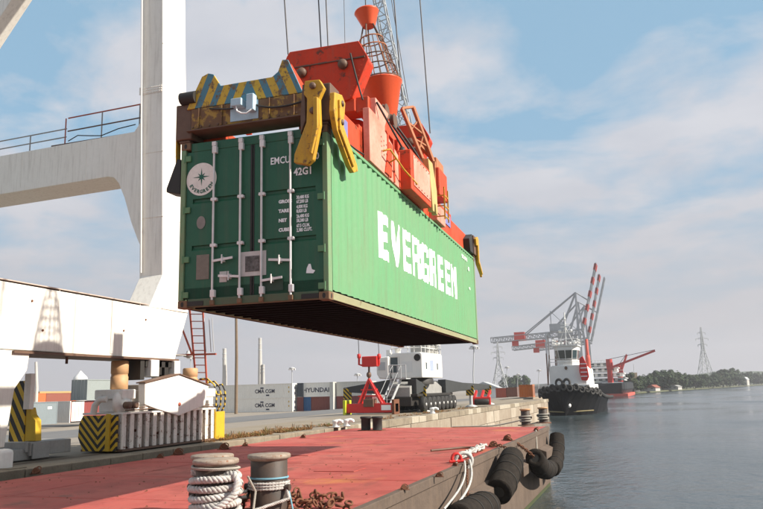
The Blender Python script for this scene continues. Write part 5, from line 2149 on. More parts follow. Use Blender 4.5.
# outriggers
for (x0, y0), (px, py), Yf in (((-16.6, 50.0), (349, 412), 52.0), ((-15.0, 49.2), (423, 411), 50.5), ((-15.0, 57.2), (471, 404.5), 61.5), ((-16.6, 57.0), (489, 403), 70.0)):
    f = at_y(px, 400, Yf)
    a = Vector((x0, y0, 1.55))
    b_ = Vector((f.x, f.y, 1.62))
    d = (b_ - a)
    d.z = 0
    n_ = Vector((-d.y, d.x, 0)).normalized() * .35
    s = MB()
    s.hull8([a - n_ + Vector((0, 0, -.35)), a + n_ + Vector((0, 0, -.35)), b_ + n_ * .6 + Vector((0, 0, -.15)), b_ - n_ * .6 + Vector((0, 0, -.15)),
             a - n_ + Vector((0, 0, .72)), a + n_ + Vector((0, 0, .72)), b_ + n_ * .6 + Vector((0, 0, .22)), b_ - n_ * .6 + Vector((0, 0, .22))])
    mcb(s, 'outrigger_beam', mat('outrigger_grey', (.045, .047, .047), .6, .4, rust=.1, scale=1.5), bevel=.02)
    s = MB()
    s.tube([(f.x, f.y, .12), (f.x, f.y, 1.4)], .14, 12)
    s.lathe([(.5, .01), (.5, .08), (.2, .2)], 16, (f.x, f.y, 0))
    mcb(s, 'outrigger_jack', M_lgrey)
    s = MB()
    s.box(f.x - .32, f.x + .32, f.y - .30, f.y - .24, .95, 1.75)
    s.box(f.x - .32, f.x - .26, f.y - .24, f.y + .3, .95, 1.75)
    mcb(s, 'striped_plate', M_hazp)
# rotating house
hs = empty('house', (-15.75 - MX, 52.4 - MY, 0), R(-3))
hs.parent = mc
s = MB()
s.prism([(-1.0, 2.35), (-1.1, 2.6), (-1.1, 3.95), (-.95, 4.12), (1.2, 4.12), (1.3, 4.0), (1.3, 2.35)], 'xz', -2.0, 2.6)
house_b = s.build('house_body', M_mcw, hs, bevel=.06)
s = MB()
s.prism([(-1.85, 2.35), (-2.05, 2.7), (-2.05, 3.55), (-1.85, 3.85), (-1.11, 3.9), (-1.11, 2.3)], 'xz', -2.3, .6)
s.build('cabin', M_mcw, hs, bevel=.08)
for x0, x1, z0, z1 in ((-2.92, -2.72, 2.95, 3.65),):
    s = MB()
    s.box(-1.9, -1.35, -2.325, -2.29, 2.95, 3.5)
    s.build('cabin_window', M_lgrey, hs)
s = MB()
s.box(-1.06, -.48, -2.04, -1.99, 2.75, 3.8)
dr_ = s.build('cabin_door', M_glass, hs)
s = MB()
for x in (-1.08, -.46):
    s.bar((x, -2.06, 2.7), (x, -2.06, 3.9), .06)
s.bar((-1.11, -2.06, 3.87), (-.43, -2.06, 3.87), .06)
s.build('door_frame', M_mcw, dr_)
s = MB()
s.box(-.25, .55, -2.015, -2.0, 2.75, 3.5)
s.build('access_panel', M_shipwhite, hs, bevel=.01)
s = MB()
s.lathe([(.0, 0), (.20, .01), (.24, .04), (.24, 0)], 18, (.95, -2.0, 3.75), (0, -1, 0))
s.build('vent', M_dark, hs)
for y in (-1.1, 1.4):
    s = MB()
    s.box(1.29, 1.312, y - .13, y + .13, 2.95, 3.40)
    s.build('side_window', M_glass, hs)
    s = MB()
    s.box(1.3, 1.33, y - .17, y + .17, 2.90, 2.945)
    s.box(1.3, 1.33, y - .17, y + .17, 3.405, 3.45)
    s.build('window_trim', M_mcw, hs)
s = MB()
s.box(1.3, 1.31, -.3, .5, 2.85, 3.6)
s.build('blue_mark', mat('faint_blue_print', (.35, .40, .6), .6, .3, bump=0), hs)
s = MB()
s.box(-.2, 1.1, -.2, 2.5, 4.13, 4.75)
s.build('roof_cabinet', M_grey, hs, bevel=.02)
for z in (.35, .7):
    s = MB()
    s.tube([(-1.0, -1.9, 4.1 + z), (1.22, -1.9, 4.1 + z), (1.22, 2.5, 4.1 + z)], .03, 6)
    s.build('roof_rail', M_mcw, hs)
for x, y in ((-1.0, -1.9), (-.4, -1.9), (.2, -1.9), (.7, -1.9), (1.22, -1.9), (1.22, -1.0), (1.22, -.1), (1.22, .8), (1.22, 1.7), (1.22, 2.5)):
    s = MB()
    s.tube([(x, y, 4.1), (x, y, 4.85)], .03, 6)
    s.build('rail_post', M_mcw, hs)
s = MB()
s.box(-1.7, -1.4, -1.2, -.9, 3.85, 4.4)
s.lathe([(.2, 4.05), (.2, 4.4), (.3, 4.42), (.0, 4.5)], 12, (-.8, -1.2, 0))
s.build('roof_light', M_mcw, hs)
# stairs to the carrier
sa, sb_ = Vector((-16.9, 47.6, .15)), Vector((-16.2, 48.7, 2.3))
for dx in (0, .6):
    s = MB()
    s.bar(sa + Vector((dx, 0, 0)), sb_ + Vector((dx, 0, 0)), .06, .16)
    s.tube([sa + Vector((dx, 0, .9)), sb_ + Vector((dx, 0, .9))], .025, 6)
    s.tube([sa + Vector((dx, 0, 0)), sa + Vector((dx, 0, .9))], .025, 6)
    s.tube([sb_ + Vector((dx, 0, 0)), sb_ + Vector((dx, 0, .95))], .025, 6)
    mcb(s, 'stair_rail', M_lgrey)
for i in range(7):
    p = sa.lerp(sb_, (i + .5) / 7)
    s = MB()
    s.box(p.x, p.x + .6, p.y - .1, p.y + .1, p.z - .02, p.z + .02)
    mcb(s, 'stair_step', M_lgrey)
s = MB()
s.box(-16.4, -15.2, 48.5, 49.6, 2.25, 2.32)
for x in (-16.4, -15.8, -15.2):
    s.tube([(x, 48.5, 2.3), (x, 48.5, 3.2)], .03, 6)
s.tube([(-16.4, 48.5, 3.2), (-15.2, 48.5, 3.2)], .03, 6)
mcb(s, 'landing', M_lgrey)
# tower and boom
s = MB()
s.prism([(-15.25, 4.1), (-15.15, 9.5), (-14.75, 9.5), (-14.5, 4.1)], 'xz', 53.6, 54.6)
mcb(s, 'tower', M_grey, bevel=.03)
b0, b1 = at_y(449, 338, 54.5), at_y(381, 10, 54.5)
b1 = b0 + (b1 - b0) * 1.15
s = MB()
lattice(s, b0, b1, 1.15, 1.0, 26, .10, up=(0, 1, 0), w1=.75, h1=.7)
mcb(s, 'boom', M_lgrey)
# pieces standing on the quay by the crane
# ------------------------------------------------------------------ red lifting beam below the crane hook
RY = 46.6
rp = at_y(371, 412, RY)
rs = empty('cargo_spreader', (rp.x, RY, 0), 0, 'red lifting frame with a pyramid top resting on the quay below the container', 'spreader')


def rl(px, py):
    q_ = at_y(px, py, RY)
    return (q_.x - rp.x, q_.z)


xl, xr = rl(346, 408)[0], rl(397, 408)[0]
zl = .12
s = MB()
s.box(xl, xr, -.35, .35, zl, .72)
s.build('base_beam', M_red, rs, bevel=.04)
for x in (xl, xr - .18):
    s = MB()
    s.box(x, x + .18, -.55, .55, .0, .95)
    s.build('end_cheek', mat('hi_vis_yellow', (.50, .55, .03), .5, .3) if x == xl else M_rust, rs, bevel=.02)
s = MB()
s.box(xr - .95, xr - .3, -.365, -.352, .28, .6)
s.build('white_plate', M_white, rs)
s = MB()
s.box(-.35, .35, -.5, .2, .5, 1.0)
s.build('gear_box', M_brown, rs, bevel=.03)
ap_ = (rl(369, 379)[0], rl(369, 379)[1])
for x, y in ((-.75, -.3), (.85, -.3), (-.75, .3), (.85, .3)):
    s = MB()
    s.bar((x, y, .72), (ap_[0], y * .2, ap_[1]), .13, .13)
    s.build('pyramid_leg', M_red, rs)
for z, w_ in ((1.15, .62), (1.55, .42)):
    s = MB()
    s.box(ap_[0] - w_ - .1, ap_[0] + w_ + .1, -.2, .2, z, z + .1)
    s.build('pyramid_brace', M_red, rs)
s = MB()
s.tube([(ap_[0], 0, ap_[1] - .15), (ap_[0] + .02, 0, rl(369, 366)[1])], .07, 8)
s.lathe([(.10, 0), (.16, .1), (.16, .25), (.1, .35)], 12, (ap_[0], 0, ap_[1] + .1))
s.build('swivel', M_brown, rs)
x0, z0 = rl(363, 367)
x1, z1 = rl(378, 356)
s = MB()
s.box(x0, x1, -.25, .25, z0, z1)
hb_ = s.build('hook_block', M_red, rs, bevel=.05)
for px in (359, 379):
    s = MB()
    a = rl(px, 366)
    b_ = rl(px, 356)
    s.tube([(x0 if px < 370 else x1, 0, z0 + .1), (a[0], 0, a[1] + .1), (b_[0], 0, b_[1])], .07, 8)
    s.lathe([(.11, -.05), (.13, .0), (.13, .2), (.06, .25)], 10, (b_[0], 0, b_[1] - .1))
    s.build('hook_arm', M_red, hb_)
for px, lb in ((359, 'left wire rising from the red lifting frame behind the green container'), (379, 'right wire rising from the red lifting frame behind the green container')):
    a = rl(px, 356)
    s = MB()
    s.tube([(rp.x + a[0], RY, a[1]), (rp.x + a[0] - .4, RY + .5, a[1] + 9)], .025, 6)
    tag(s.build('lifting_wire', M_steel), lb, 'cable', 'wires above the red lifting frame')
# a red machine beyond the crane's foot
p = at_y(482, 404, 63)
e = empty('grab', (p.x, p.y, 0), R(10), 'red machine part standing on the quay beside the crane outrigger', 'machine')
s = MB()
s.box(-.75, .75, -.5, .5, .15, .8)
s.build('body', M_red, e, bevel=.05)
for x in (-.6, .0, .55):
    s = MB()
    s.bar((x, -.4, .75), (x + .18, .2, 1.3), .16, .2)
    s.build('arm', M_red, e)
s = MB()
s.lathe([(.2, -.6), (.26, -.5), (.26, .5), (.2, .6)], 14, (0, -.45, .4), (1, 0, 0))
s.build('roller', M_dark, e)

# ------------------------------------------------------------------ the tugboat
TY = 104.0
tp = at_y(565.5, 413, TY)
tug = empty('tugboat', (tp.x, TY, WZ), R(-2.5), 'black hulled tugboat with white wheelhouse lying bow on beyond the barge', 'tugboat')


tug.scale = (.79, .88, .95)


def ring_at(yl):
    """half-widths and heights of the hull at a distance yl behind the bow"""
    t_ = min(1, max(0, yl / 9.0))
    wd = 5.25 * math.sqrt(max(0, 1 - (1 - t_) ** 2.4)) + .02
    ww = 4.3 * math.sqrt(max(0, 1 - (1 - min(1, max(0, (yl - 1.2) / 10))) ** 2))
    zd = 4.35 - 1.5 * min(1, yl / 11) ** .8 if yl < 11 else 2.85 - .3 * min(1, (yl - 11) / 10)
    return wd, ww, zd


st = [0, .12, .4, .9, 1.6, 2.6, 4, 6, 8.5, 12, 16, 20, 24, 26.5]
s = MB()
vs = []
for yl in st:
    wd, ww, zd = ring_at(yl)
    if yl > 22:
        wd *= 1 - .05 * (yl - 22)
    prof = [(0, -1.2), (ww * .85, -.9), (ww, 0), (ww + (wd - ww) * .5, zd * .45), (wd, zd * .8), (wd, zd), (wd - .25, zd), (wd - .25, zd - .75), (0, zd - .75)]
    full = [(-x, z) for x, z in reversed(prof)][0:-1] + prof
    vs.append([(x, yl, z) for x, z in full])
n_ = len(vs[0])
flat = [v_ for r_ in vs for v_ in r_]
fs = [(i * n_ + k, i * n_ + k + 1, (i + 1) * n_ + k + 1, (i + 1) * n_ + k) for i in range(len(st) - 1) for k in range(n_ - 1)]
fs.append(tuple(range(n_)))
fs.append(tuple((len(st) - 1) * n_ + k for k in range(n_)))
s.add(flat, fs)
s.build('hull', M_tugblack, tug)
s = MB()
for sg in (-1, 1):
    s.tube([(sg * (ring_at(yl)[0] + .12), yl - .12, ring_at(yl)[2] - .35) for yl in st], .26, 10)
bf = s.build('bow_fender', M_black, tug)
for k in range(15):                                   # tyres hung round the bow
    a = -1.30 + 2.6 * k / 14
    x = 5.2 * math.sin(a)
    # distance back along the bow for that x
    yl = 0
    while ring_at(yl)[0] < abs(x) and yl < 9:
        yl += .05
    zd = ring_at(yl)[2]
    s = MB()
    c_ = Vector((x + .25 * math.sin(a), yl - .35 * math.cos(a), zd - .45 + (.12 if k % 2 else -.05)))
    nrm = Vector((math.sin(a), -math.cos(a) - .2, 0)).normalized()
    u = nrm.orthogonal().normalized()
    v_ = nrm.cross(u)
    s.tube([c_ + (u * math.cos(q_) + v_ * math.sin(q_)) * .40 for q_ in np.linspace(0, 2 * math.pi, 19)[:-1]], .17, 8, True)
    s.build('tyre', mat('tyre_rubber', (.035, .033, .03), .8, .4, (.09, .085, .08), scale=4), tug)
for x in (-.75, .55):                                 # two big tyres on top at the bow
    s = MB()
    s.tube([(x + .52 * math.cos(q_), .05 + .1 * math.sin(q_), 4.55 + .52 * math.sin(q_)) for q_ in np.linspace(0, 2 * math.pi, 21)[:-1]], .2, 8, True)
    s.build('tyre', MATS['tyre_rubber'], tug)
s = MB()
s.tube([(-3.4, 1.9, .55), (0, .9, .45), (4.3, 3.2, .6)], .10, 8)
s.build('waterline_belt', mat('weedy_belt', (.35, .28, .14), .8, .5), tug)
s = MB()
s.lathe([(.1, 0), (.35, .1), (.3, .4), (.0, .5)], 10, (.6, .75, 1.4), (0, -1, 0))
s.build('hawse_pipe', M_galv, tug)
s = MB()
s.prism([(-3.2, 3.0), (-3.2, 6.9), (-2.6, 7.15), (2.55, 7.15), (3.15, 6.6), (3.3, 3.0)], 'xz', 5.2, 16)
s.prism([(-3.6, 3.0), (-3.6, 4.3), (3.7, 4.3), (3.7, 3.0)], 'xz', 4.9, 18)
s.build('deckhouse', M_shipwhite, tug, bevel=.08)
s = MB()
oct_ = [(-1.95, 6.6), (-1.3, 5.5), (.9, 5.5), (1.6, 6.6), (1.6, 9.6), (-1.95, 9.6)]
top_ = [(-2.25, 6.5), (-1.5, 5.2), (1.1, 5.2), (1.85, 6.5), (1.85, 9.8), (-2.25, 9.8)]
lev = [(oct_, 7.15), (oct_, 7.9), (top_, 9.55), (top_, 10.0)]
vs = [(x, y, z) for ring_, z in lev for x, y in ring_]
fs = [(i * 6 + k, i * 6 + (k + 1) % 6, (i + 1) * 6 + (k + 1) % 6, (i + 1) * 6 + k) for i in range(3) for k in range(6)] + [tuple(range(5, -1, -1)), tuple(range(18, 24))]
s.add(vs, fs)
wh = s.build('wheelhouse', M_shipwhite, tug)


def wpane(i, f0, f1):
    a0_, a1_ = Vector((*oct_[i], 7.9)), Vector((*oct_[(i + 1) % 6], 7.9))
    b0_, b1_ = Vector((*top_[i], 9.55)), Vector((*top_[(i + 1) % 6], 9.55))
    def P(u, w_):
        return a0_.lerp(a1_, u).lerp(b0_.lerp(b1_, u), w_)
    n_ = (a1_ - a0_).cross(b0_ - a0_).normalized()
    s = MB()
    q_ = [P(f0, .06), P(f1, .06), P(f1, .90), P(f0, .90)]
    s.hull8([v_ - n_ * .02 for v_ in q_] + [v_ + n_ * .03 for v_ in q_])
    s.build('window', M_glass, wh)


for f0, f1 in ((.03, .47), (.53, .97)):
    wpane(1, f0, f1)
for i in (0, 2):
    wpane(i, .08, .92)
for f0, f1 in ((.05, .45), (.55, .95)):
    wpane(3, f0, f1)
    wpane(5, f0, f1)
s = MB()
s.box(-2.5, 2.1, 5.0, 10.0, 10.0, 10.12)
s.build('wheelhouse_roof', M_shipwhite, tug)
for x0, y0, x1, y1, z in ((-2.4, 5.1, 2.0, 5.1, 10.12), (2.0, 5.1, 2.0, 9.8, 10.12), (-2.4, 5.1, -2.4, 9.8, 10.12), (-3.1, 5.3, 3.1, 5.3, 7.2)):
    s = MB()
    for h_ in (.45, .9):
        s.tube([(x0, y0, z + h_), (x1, y1, z + h_)], .04, 6)
    for k in range(6):
        t_ = k / 5
        s.tube([(x0 + (x1 - x0) * t_, y0 + (y1 - y0) * t_, z), (x0 + (x1 - x0) * t_, y0 + (y1 - y0) * t_, z + .9)], .035, 6)
    s.build('railing', M_shipwhite, tug)
s = MB()
s.tube([(-.2, 7.5, 10.1), (-.2, 7.5, 15.2)], .12, 8)
s.tube([(-1.4, 7.5, 12.2), (1.0, 7.5, 12.2)], .06, 6)
s.tube([(-1.0, 7.5, 13.4), (.6, 7.5, 13.4)], .05, 6)
s.tube([(-1.7, 7.6, 10.1), (-.25, 7.5, 13.0)], .05, 6)
s.tube([(1.3, 7.6, 10.1), (-.15, 7.5, 13.0)], .05, 6)
mast = s.build('mast', M_shipwhite, tug)
for x, z, r_ in ((-1.2, 12.4, .28), (.8, 12.4, .25), (-.2, 14.2, .2), (-1.6, 10.5, .32), (1.3, 10.6, .35), (.5, 10.5, .3), (-.9, 10.55, .25)):
    s = MB()
    s.lathe([(r_ * .6, -r_ * .6), (r_, -.1), (r_, .1), (r_ * .6, r_ * .7), (0, r_ * .8)], 10, (x, 7.4, z))
    s.build('lamp_unit', M_shipwhite, mast)
s = MB()
s.box(-1.0, .7, 7.2, 7.4, 12.9, 13.1)
s.build('radar', M_shipwhite, mast)
for x in (-2.9, 2.75):
    s = MB()
    s.lathe([(.5, 3), (.45, 8.2), (.38, 8.8), (0, 8.8)], 14, (x, 13.0, 0))
    s.lathe([(.28, 8.8), (.26, 11.3), (.0, 11.3)], 12, (x, 13.0, 0))
    s.build('funnel', M_rust if x < 0 else M_boot, tug)
s = MB()
s.prism([(2.45, 4.9), (2.15, 6.2), (2.35, 8.1), (2.9, 8.4), (3.5, 7.2), (3.75, 5.4), (3.4, 4.8)], 'xz', 4.5, 4.85)
rd_ = s.build('red_life_raft_cover', M_red, tug, bevel=.05)
for z in (5.4, 6.0, 6.6, 7.2):
    s = MB()
    s.box(2.4, 3.5, 4.44, 4.5, z, z + .12)
    s.build('white_mark', M_white, rd_)
s = MB()
s.tube([(-3.5, 4.95, 4.3), (-3.5, 4.95, 9.0)], .09, 6)
s.tube([(-3.9, 6.2, 3.0), (-3.2, 6.2, 8.8)], .09, 6)
s.build('red_stanchion', M_rust, tug)
s = MB()
s.lathe([(.0, 0), (.26, .02), (.26, .1)], 12, (-.2, 5.18, 6.75), (0, -1, 0))
s.build('searchlight', M_brown, tug)

# ------------------------------------------------------------------ the ship with red cranes
SY = 272.0
sp0 = at_y(600, 396.7, SY)
ship = empty('cargo_ship', (sp0.x, SY, WZ), R(-1.5), 'black hulled cargo ship with red deck cranes moored behind the tugboat', 'ship')


def shp(px, py):
    q_ = at_y(px, py, SY)
    return q_.x - sp0.x, q_.z - WZ


xr_, zt_ = shp(625.8, 382.5)
xl_ = xr_ - 19
s = MB()
L_s = 95
sec = [(0, .86, 0), (2, .95, 0), (6, 1, 0), (60, 1, 0), (80, .8, .6), (92, .35, 1.4), (96, .03, 2.2)]
vs = []
cx_ = (xr_ + xl_) / 2
hw = (xr_ - xl_) / 2
for y, wf, dz_ in sec:
    vs += [(cx_ - hw * wf * .85, y + (3 if y < 1 else 0), .8), (cx_ - hw * wf, y, 2.5), (cx_ - hw * wf, y, zt_ + dz_), (cx_ + hw * wf, y, zt_ + dz_), (cx_ + hw * wf, y, 2.5), (cx_ + hw * wf * .9, y + (2 if y < 1 else 0), .8)]
fs = [(i * 6 + k, i * 6 + (k + 1) % 6, (i + 1) * 6 + (k + 1) % 6, (i + 1) * 6 + k) for i in range(len(sec) - 1) for k in range(6)] + [(0, 1, 2, 3, 4, 5), tuple(36 + k for k in range(6))]
s.add(vs, fs)
s.build('hull', mat('ship_black', (.008, .009, .011), .5, .4, (.02, .02, .02), scale=.3), ship)
s = MB()
s.hull8([(cx_ - hw * .9, 1, -1), (cx_ + hw * 1.04, 0, -1), (cx_ + hw * 1.04, 60, -1), (cx_ - hw * .9, 60, -1), (cx_ - hw * .9, 1, .95), (cx_ + hw * 1.04, 0, .95), (cx_ + hw * 1.04, 60, .95), (cx_ - hw * .9, 60, .95)])
s.build('boot_topping', M_boot, ship)
for k, (pxa, pxb, pya, pyb, y0, y1) in enumerate(((560, 624, 382, 377.5, 2, 20), (575, 622, 377.5, 372.5, 4, 16), (580, 616, 372.5, 367, 5, 14), (585, 608, 367, 362, 6, 12))):
    xa_, za_ = shp(pxa, pya)
    xb_, zb_ = shp(pxb, pyb)
    s = MB()
    s.box(xa_, xb_, y0, y1, za_, zb_ - .25)
    s.box(xa_ - .5, xb_ + .5, y0 - .6, y1, zb_ - .24, zb_)
    d_ = s.build('superstructure', M_shipwhite, ship)
    for j in range(8):
        x = xb_ - 1.6 - j * 2.1
        if x > xa_ + .5:
            s = MB()
            s.box(x - .55, x + .55, y0 - .05, y0 + .02, (za_ + zb_) / 2 - .5, (za_ + zb_) / 2 + .45)
            s.build('window', M_glass, d_)
    s = MB()
    s.tube([(xa_, y0 - .5, zb_ + .9), (xb_ + .4, y0 - .5, zb_ + .9)], .07, 5)
    for j in range(9):
        s.tube([(xa_ + (xb_ + .4 - xa_) * j / 8, y0 - .5, zb_), (xa_ + (xb_ + .4 - xa_) * j / 8, y0 - .5, zb_ + .9)], .06, 5)
    s.build('railing', M_shipwhite, d_)
M_cr = mat('ship_crane_red', (.52, .05, .04), .5, .2, scale=.4)
for (pxp, pyb, pyt), (pxt, pyt2), yy_ in (((610.5, 382, 359), (655, 350.5), 1.0), ((615.5, 380, 362), (622.3, 351.5), 30.0)):
    x, z0 = shp(pxp, pyb)
    _, z1 = shp(pxp, pyt)
    s = MB()
    s.lathe([(1.0, z0 - .5), (.85, z1 - 3), (1.1, z1 - 2.6), (1.1, z1)], 14, (x, yy_, 0))
    s.box(x - .9, x + 1.2, yy_ - .9, yy_ + .9, z1 - 3.5, z1 - 1.2)
    c_ = s.build('crane_post', M_cr, ship)
    xt, zt2 = shp(pxt, pyt2)
    for dy in (-.75, .75):
        s = MB()
        s.bar((x + .4, yy_ + dy, z1 - 3.0), (xt, yy_ + dy * .4, zt2), .45, .7)
        s.build('jib', M_cr, c_)
    s = MB()
    for k in range(8):
        t_ = .1 + k * .12
        a = Vector((x + .4, yy_, z1 - 3.0)).lerp(Vector((xt, yy_, zt2)), t_)
        w_ = .75 * (1 - t_ * .6)
        s.bar(a + Vector((0, -w_, 0)), a + Vector((0, w_, 0)), .2)
    s.build('jib_braces', M_cr, c_)
    s = MB()
    s.tube([(x, yy_, z1), (xt, yy_, zt2 + .3)], .09, 5)
    s.build('topping_wire', M_steel, c_)
s = MB()
x, z = shp(626, 381)
for dx in (0,):
    s.tube([(x - 1, -.2, zt_), (x - 8, -.3, zt_ + .0)], .08, 5)
s.build('stern_rail', M_shipwhite, ship)
for bd, px, pz in (('-', 604, 387), ):
    pass

# ------------------------------------------------------------------ quay cranes far down the dock
M_sts = mat('quay_crane_grey', (.40, .41, .42), .5, .3, scale=.3)
M_stsr = mat('quay_crane_red', (.62, .06, .035), .5, .2, scale=.3)


def quay_crane(Y_, hinge, tip, apex, gir, girh, label, trolley, legs=True, bands=5):
    hx = at_y(*hinge, Y_)
    e = empty('quay_crane', (hx.x, Y_, -1.8), 0, label, 'crane', 'container cranes down the quay')
    def L(px, py, dy=0):
        q_ = at_y(px, py, Y_)
        return Vector((q_.x - hx.x, dy, q_.z + 1.8))
    h0, t0, a0_, g0_ = L(*hinge), L(*tip), L(*apex), L(*gir)
    wd = 3.0
    for dy in (-wd, wd):
        s = MB()
        lattice(s, h0 + Vector((0, dy, 0)), t0 + Vector((0, dy, 0)), .5, 2.0, 16, .30, up=(0, 1, 0))
        bm_ = s.build('raised_boom', M_sts, e)
        for k in range(bands):
            t_ = .1 + k * .2
            p0_ = h0.lerp(t0, t_) + Vector((0, dy, 0))
            p1_ = h0.lerp(t0, t_ + .09) + Vector((0, dy, 0))
            s = MB()
            s.bar(p0_, p1_, 1.2, 2.3, up=(0, 1, 0))
            s.build('red_band', M_stsr, bm_)
        s = MB()
        lattice(s, h0 + Vector((0, dy, -.5)), g0_ + Vector((0, dy, 0)), 1.0, girh, 18, .30)
        s.build('girder', M_sts, e)
        s = MB()
        s.bar(h0 + Vector((-2, dy, 0)), a0_ + Vector((0, dy * .3, 0)), .8)
        s.bar(h0 + Vector((-11, dy, 0)), a0_ + Vector((0, dy * .3, 0)), .6)
        s.build('apex_frame', M_sts, e)
        s = MB()
        s.tube([a0_ + Vector((0, dy * .3, 0)), h0.lerp(g0_, .62) + Vector((0, dy, girh * .5))], .32, 6)
        s.tube([a0_ + Vector((0, dy * .3, 0)), h0.lerp(t0, .45) + Vector((0, dy, 0))], .2, 6)
        s.build('tie_rod', M_sts, e)
        if legs:
            for x in (-1.5, -18):
                s = MB()
                s.bar((x, dy * 2.2, 0), (x, dy * 1.4, h0.z), .75, .75)
                s.build('leg', M_sts, e)
            s = MB()
            s.bar((-1.5, dy * 1.9, h0.z * .38), (-18, dy * 1.9, h0.z * .38), 1.0, 1.2)
            s.bar((-1.5, dy * 1.9, h0.z * .38), (-18, dy * 1.4, h0.z), .6)
            s.build('side_brace', M_sts, e)
    s = MB()
    s.box(-16, -8, -3, 3, h0.z + .6, h0.z + 4.2)
    s.build('machinery_house', M_sts, e)
    for t_ in trolley:
        c = h0.lerp(g0_, t_)
        s = MB()
        s.box(c.x - 2.6, c.x + 2.6, -wd - .6, wd + .6, c.z - 1.5, c.z + 2.6)
        s.box(c.x - 4.2, c.x - 1.2, -1.5, 1.5, c.z - 4.2, c.z - 1.5)
        s.build('trolley', M_stsr, e)
    s = MB()
    p_ = h0.lerp(g0_, .62)
    s.bar((p_.x * .5 - 1.0, 0, h0.z + girh * .5), (p_.x * .5 - 1.0, 0, h0.z + 11), .4)
    s.bar((p_.x * .5 - 1.0, 0, h0.z + 11), (p_.x * .5 + 5, 0, h0.z + 4.5), .3)
    s.build('stay_post', M_sts, e)
    for x in (-1.5, -18):
        s = MB()
        s.bar((x, -6.6, 1.2), (x, 6.6, 1.2), 1.2, 1.0)
        s.build('bogie_beam', M_sts, e)
        for y in (-6, -4.6, 4.6, 6):
            s = MB()
            s.lathe([(.5, -.3), (.5, .3)], 12, (x, y, .5), (1, 0, 0))
            s.build('wheel', M_dark, e)
    return e


quay_crane(390, (582.5, 331), (596, 264), (575.5, 292.5), (492, 340.5), 2.6, 'nearest quay crane with the tallest raised boom banded red and white', (.68,))
quay_crane(430, (588, 339), (599.5, 275), (578, 302), (513, 348.5), 2.2, 'middle quay crane with a raised banded boom just right of the tallest', (.62,))
quay_crane(470, (591.5, 341), (604.5, 278), (584, 306), (535, 349.5), 2.0, 'farthest quay crane with the thin rightmost raised boom', (.5,), bands=0)

# ------------------------------------------------------------------ dry weeds along the quay edge
wd_ = MB()
wg_ = MB()
rnd = random.Random(4)
for i in range(1500):
    Yw = rnd.choice([rnd.uniform(19, 33), rnd.uniform(22, 29), rnd.uniform(33, 60)])
    xw = qx(Yw) - KW - rnd.uniform(.02, .5) - (rnd.random() ** 2) * 1.2
    if noise.noise(Vector((Yw * .45, 2.2, 0))) < -.05:
        continue
    tall = rnd.uniform(.04, .13) * (2.2 if rnd.random() < .05 else 1)
    tgt = wg_ if rnd.random() < .14 else wd_
    for b_ in range(rnd.randint(5, 10)):
        a = rnd.uniform(0, 6.28)
        l_ = rnd.uniform(.05, .22)
        d = Vector((math.cos(a), math.sin(a), 0))
        n_ = Vector((-d.y, d.x, 0)) * rnd.uniform(.003, .008)
        p0_ = Vector((xw, Yw, .0)) + d * .02
        p1_ = p0_ + d * l_ * .5 + Vector((0, 0, tall * rnd.uniform(.5, .9)))
        p2_ = p0_ + d * l_ + Vector((0, 0, tall * rnd.uniform(.5, 1.1)))
        tgt.add([p0_ - n_, p0_ + n_, p1_ + n_ * 1.4, p1_ - n_ * 1.4, p2_], [(0, 1, 2, 3), (3, 2, 4)])
tag(wd_.build('dry_weeds', M_weed, fix=False), kind='stuff')
tag(wg_.build('green_weeds', M_weedg, fix=False), kind='stuff')
# ------------------------------------------------------------------ haze over the river
hzb = MB()
hzb.box(-695, 885, -65, 1695, -6, 78)
hzm = bpy.data.materials.new('haze')
hzm.use_nodes = True
ht = hzm.node_tree
ht.nodes.remove(ht.nodes['Principled BSDF'])
pv = ht.nodes.new('ShaderNodeVolumePrincipled')
pv.inputs['Color'].default_value = (.9, .9, .95, 1)
pv.inputs['Density'].default_value = 0.00030
pv.inputs['Anisotropy'].default_value = 0.2
ht.links.new(pv.outputs[0], ht.nodes['Material Output'].inputs['Volume'])
tag(hzb.build('haze', hzm), kind='stuff')
# ------------------------------------------------------------------ small things that make the place worked in
# weld seams and patch plates of the deck
rnd = random.Random(21)
for yb in np.arange(1.5, 31, 2.95):
    s = MB()
    xs_ = np.linspace(BX0 + .1, BX1 - .12, 24)
    top = [(x, yb + rnd.uniform(-.006, .006), DZ + .008) for x in xs_]
    for (xa_, ya_, za_), (xb_, yb_, zb_) in zip(top, top[1:]):
        s.quad((xa_, ya_ - .016, za_ - .012), (xb_, yb_ - .016, zb_ - .012), (xb_, yb_, zb_), (xa_, ya_, za_))
        s.quad((xa_, ya_, za_), (xb_, yb_, zb_), (xb_, yb_ + .016, zb_ - .012), (xa_, ya_ + .016, za_ - .012))
    bz(s.build('weld_seam', M_deck, barge))
for xb in (-10.4, -8.2, -6.0):
    s = MB()
    ys_l = np.linspace(BY0 + .2, BY1 - .2, 50)
    for ya_, yb_ in zip(ys_l, ys_l[1:]):
        s.quad((xb - .016, ya_, DZ + .002), (xb, ya_, DZ + .007), (xb, yb_, DZ + .007), (xb - .016, yb_, DZ + .002))
        s.quad((xb, ya_, DZ + .007), (xb + .016, ya_, DZ + .002), (xb + .016, yb_, DZ + .002), (xb, yb_, DZ + .007))
    bz(s.build('weld_seam', M_deck, barge))
for px, py, a_, w_ in ((340, 470, .9, .7), (300, 455, .7, .5)):
    p = at_z(px, py, DZ)
    s = MB()
    s.box(p.x - a_ / 2, p.x + a_ / 2, p.y - w_ / 2, p.y + w_ / 2, DZ, DZ + .016)
    bz(s.build('doubler_plate', M_deck, barge, bevel=.005))
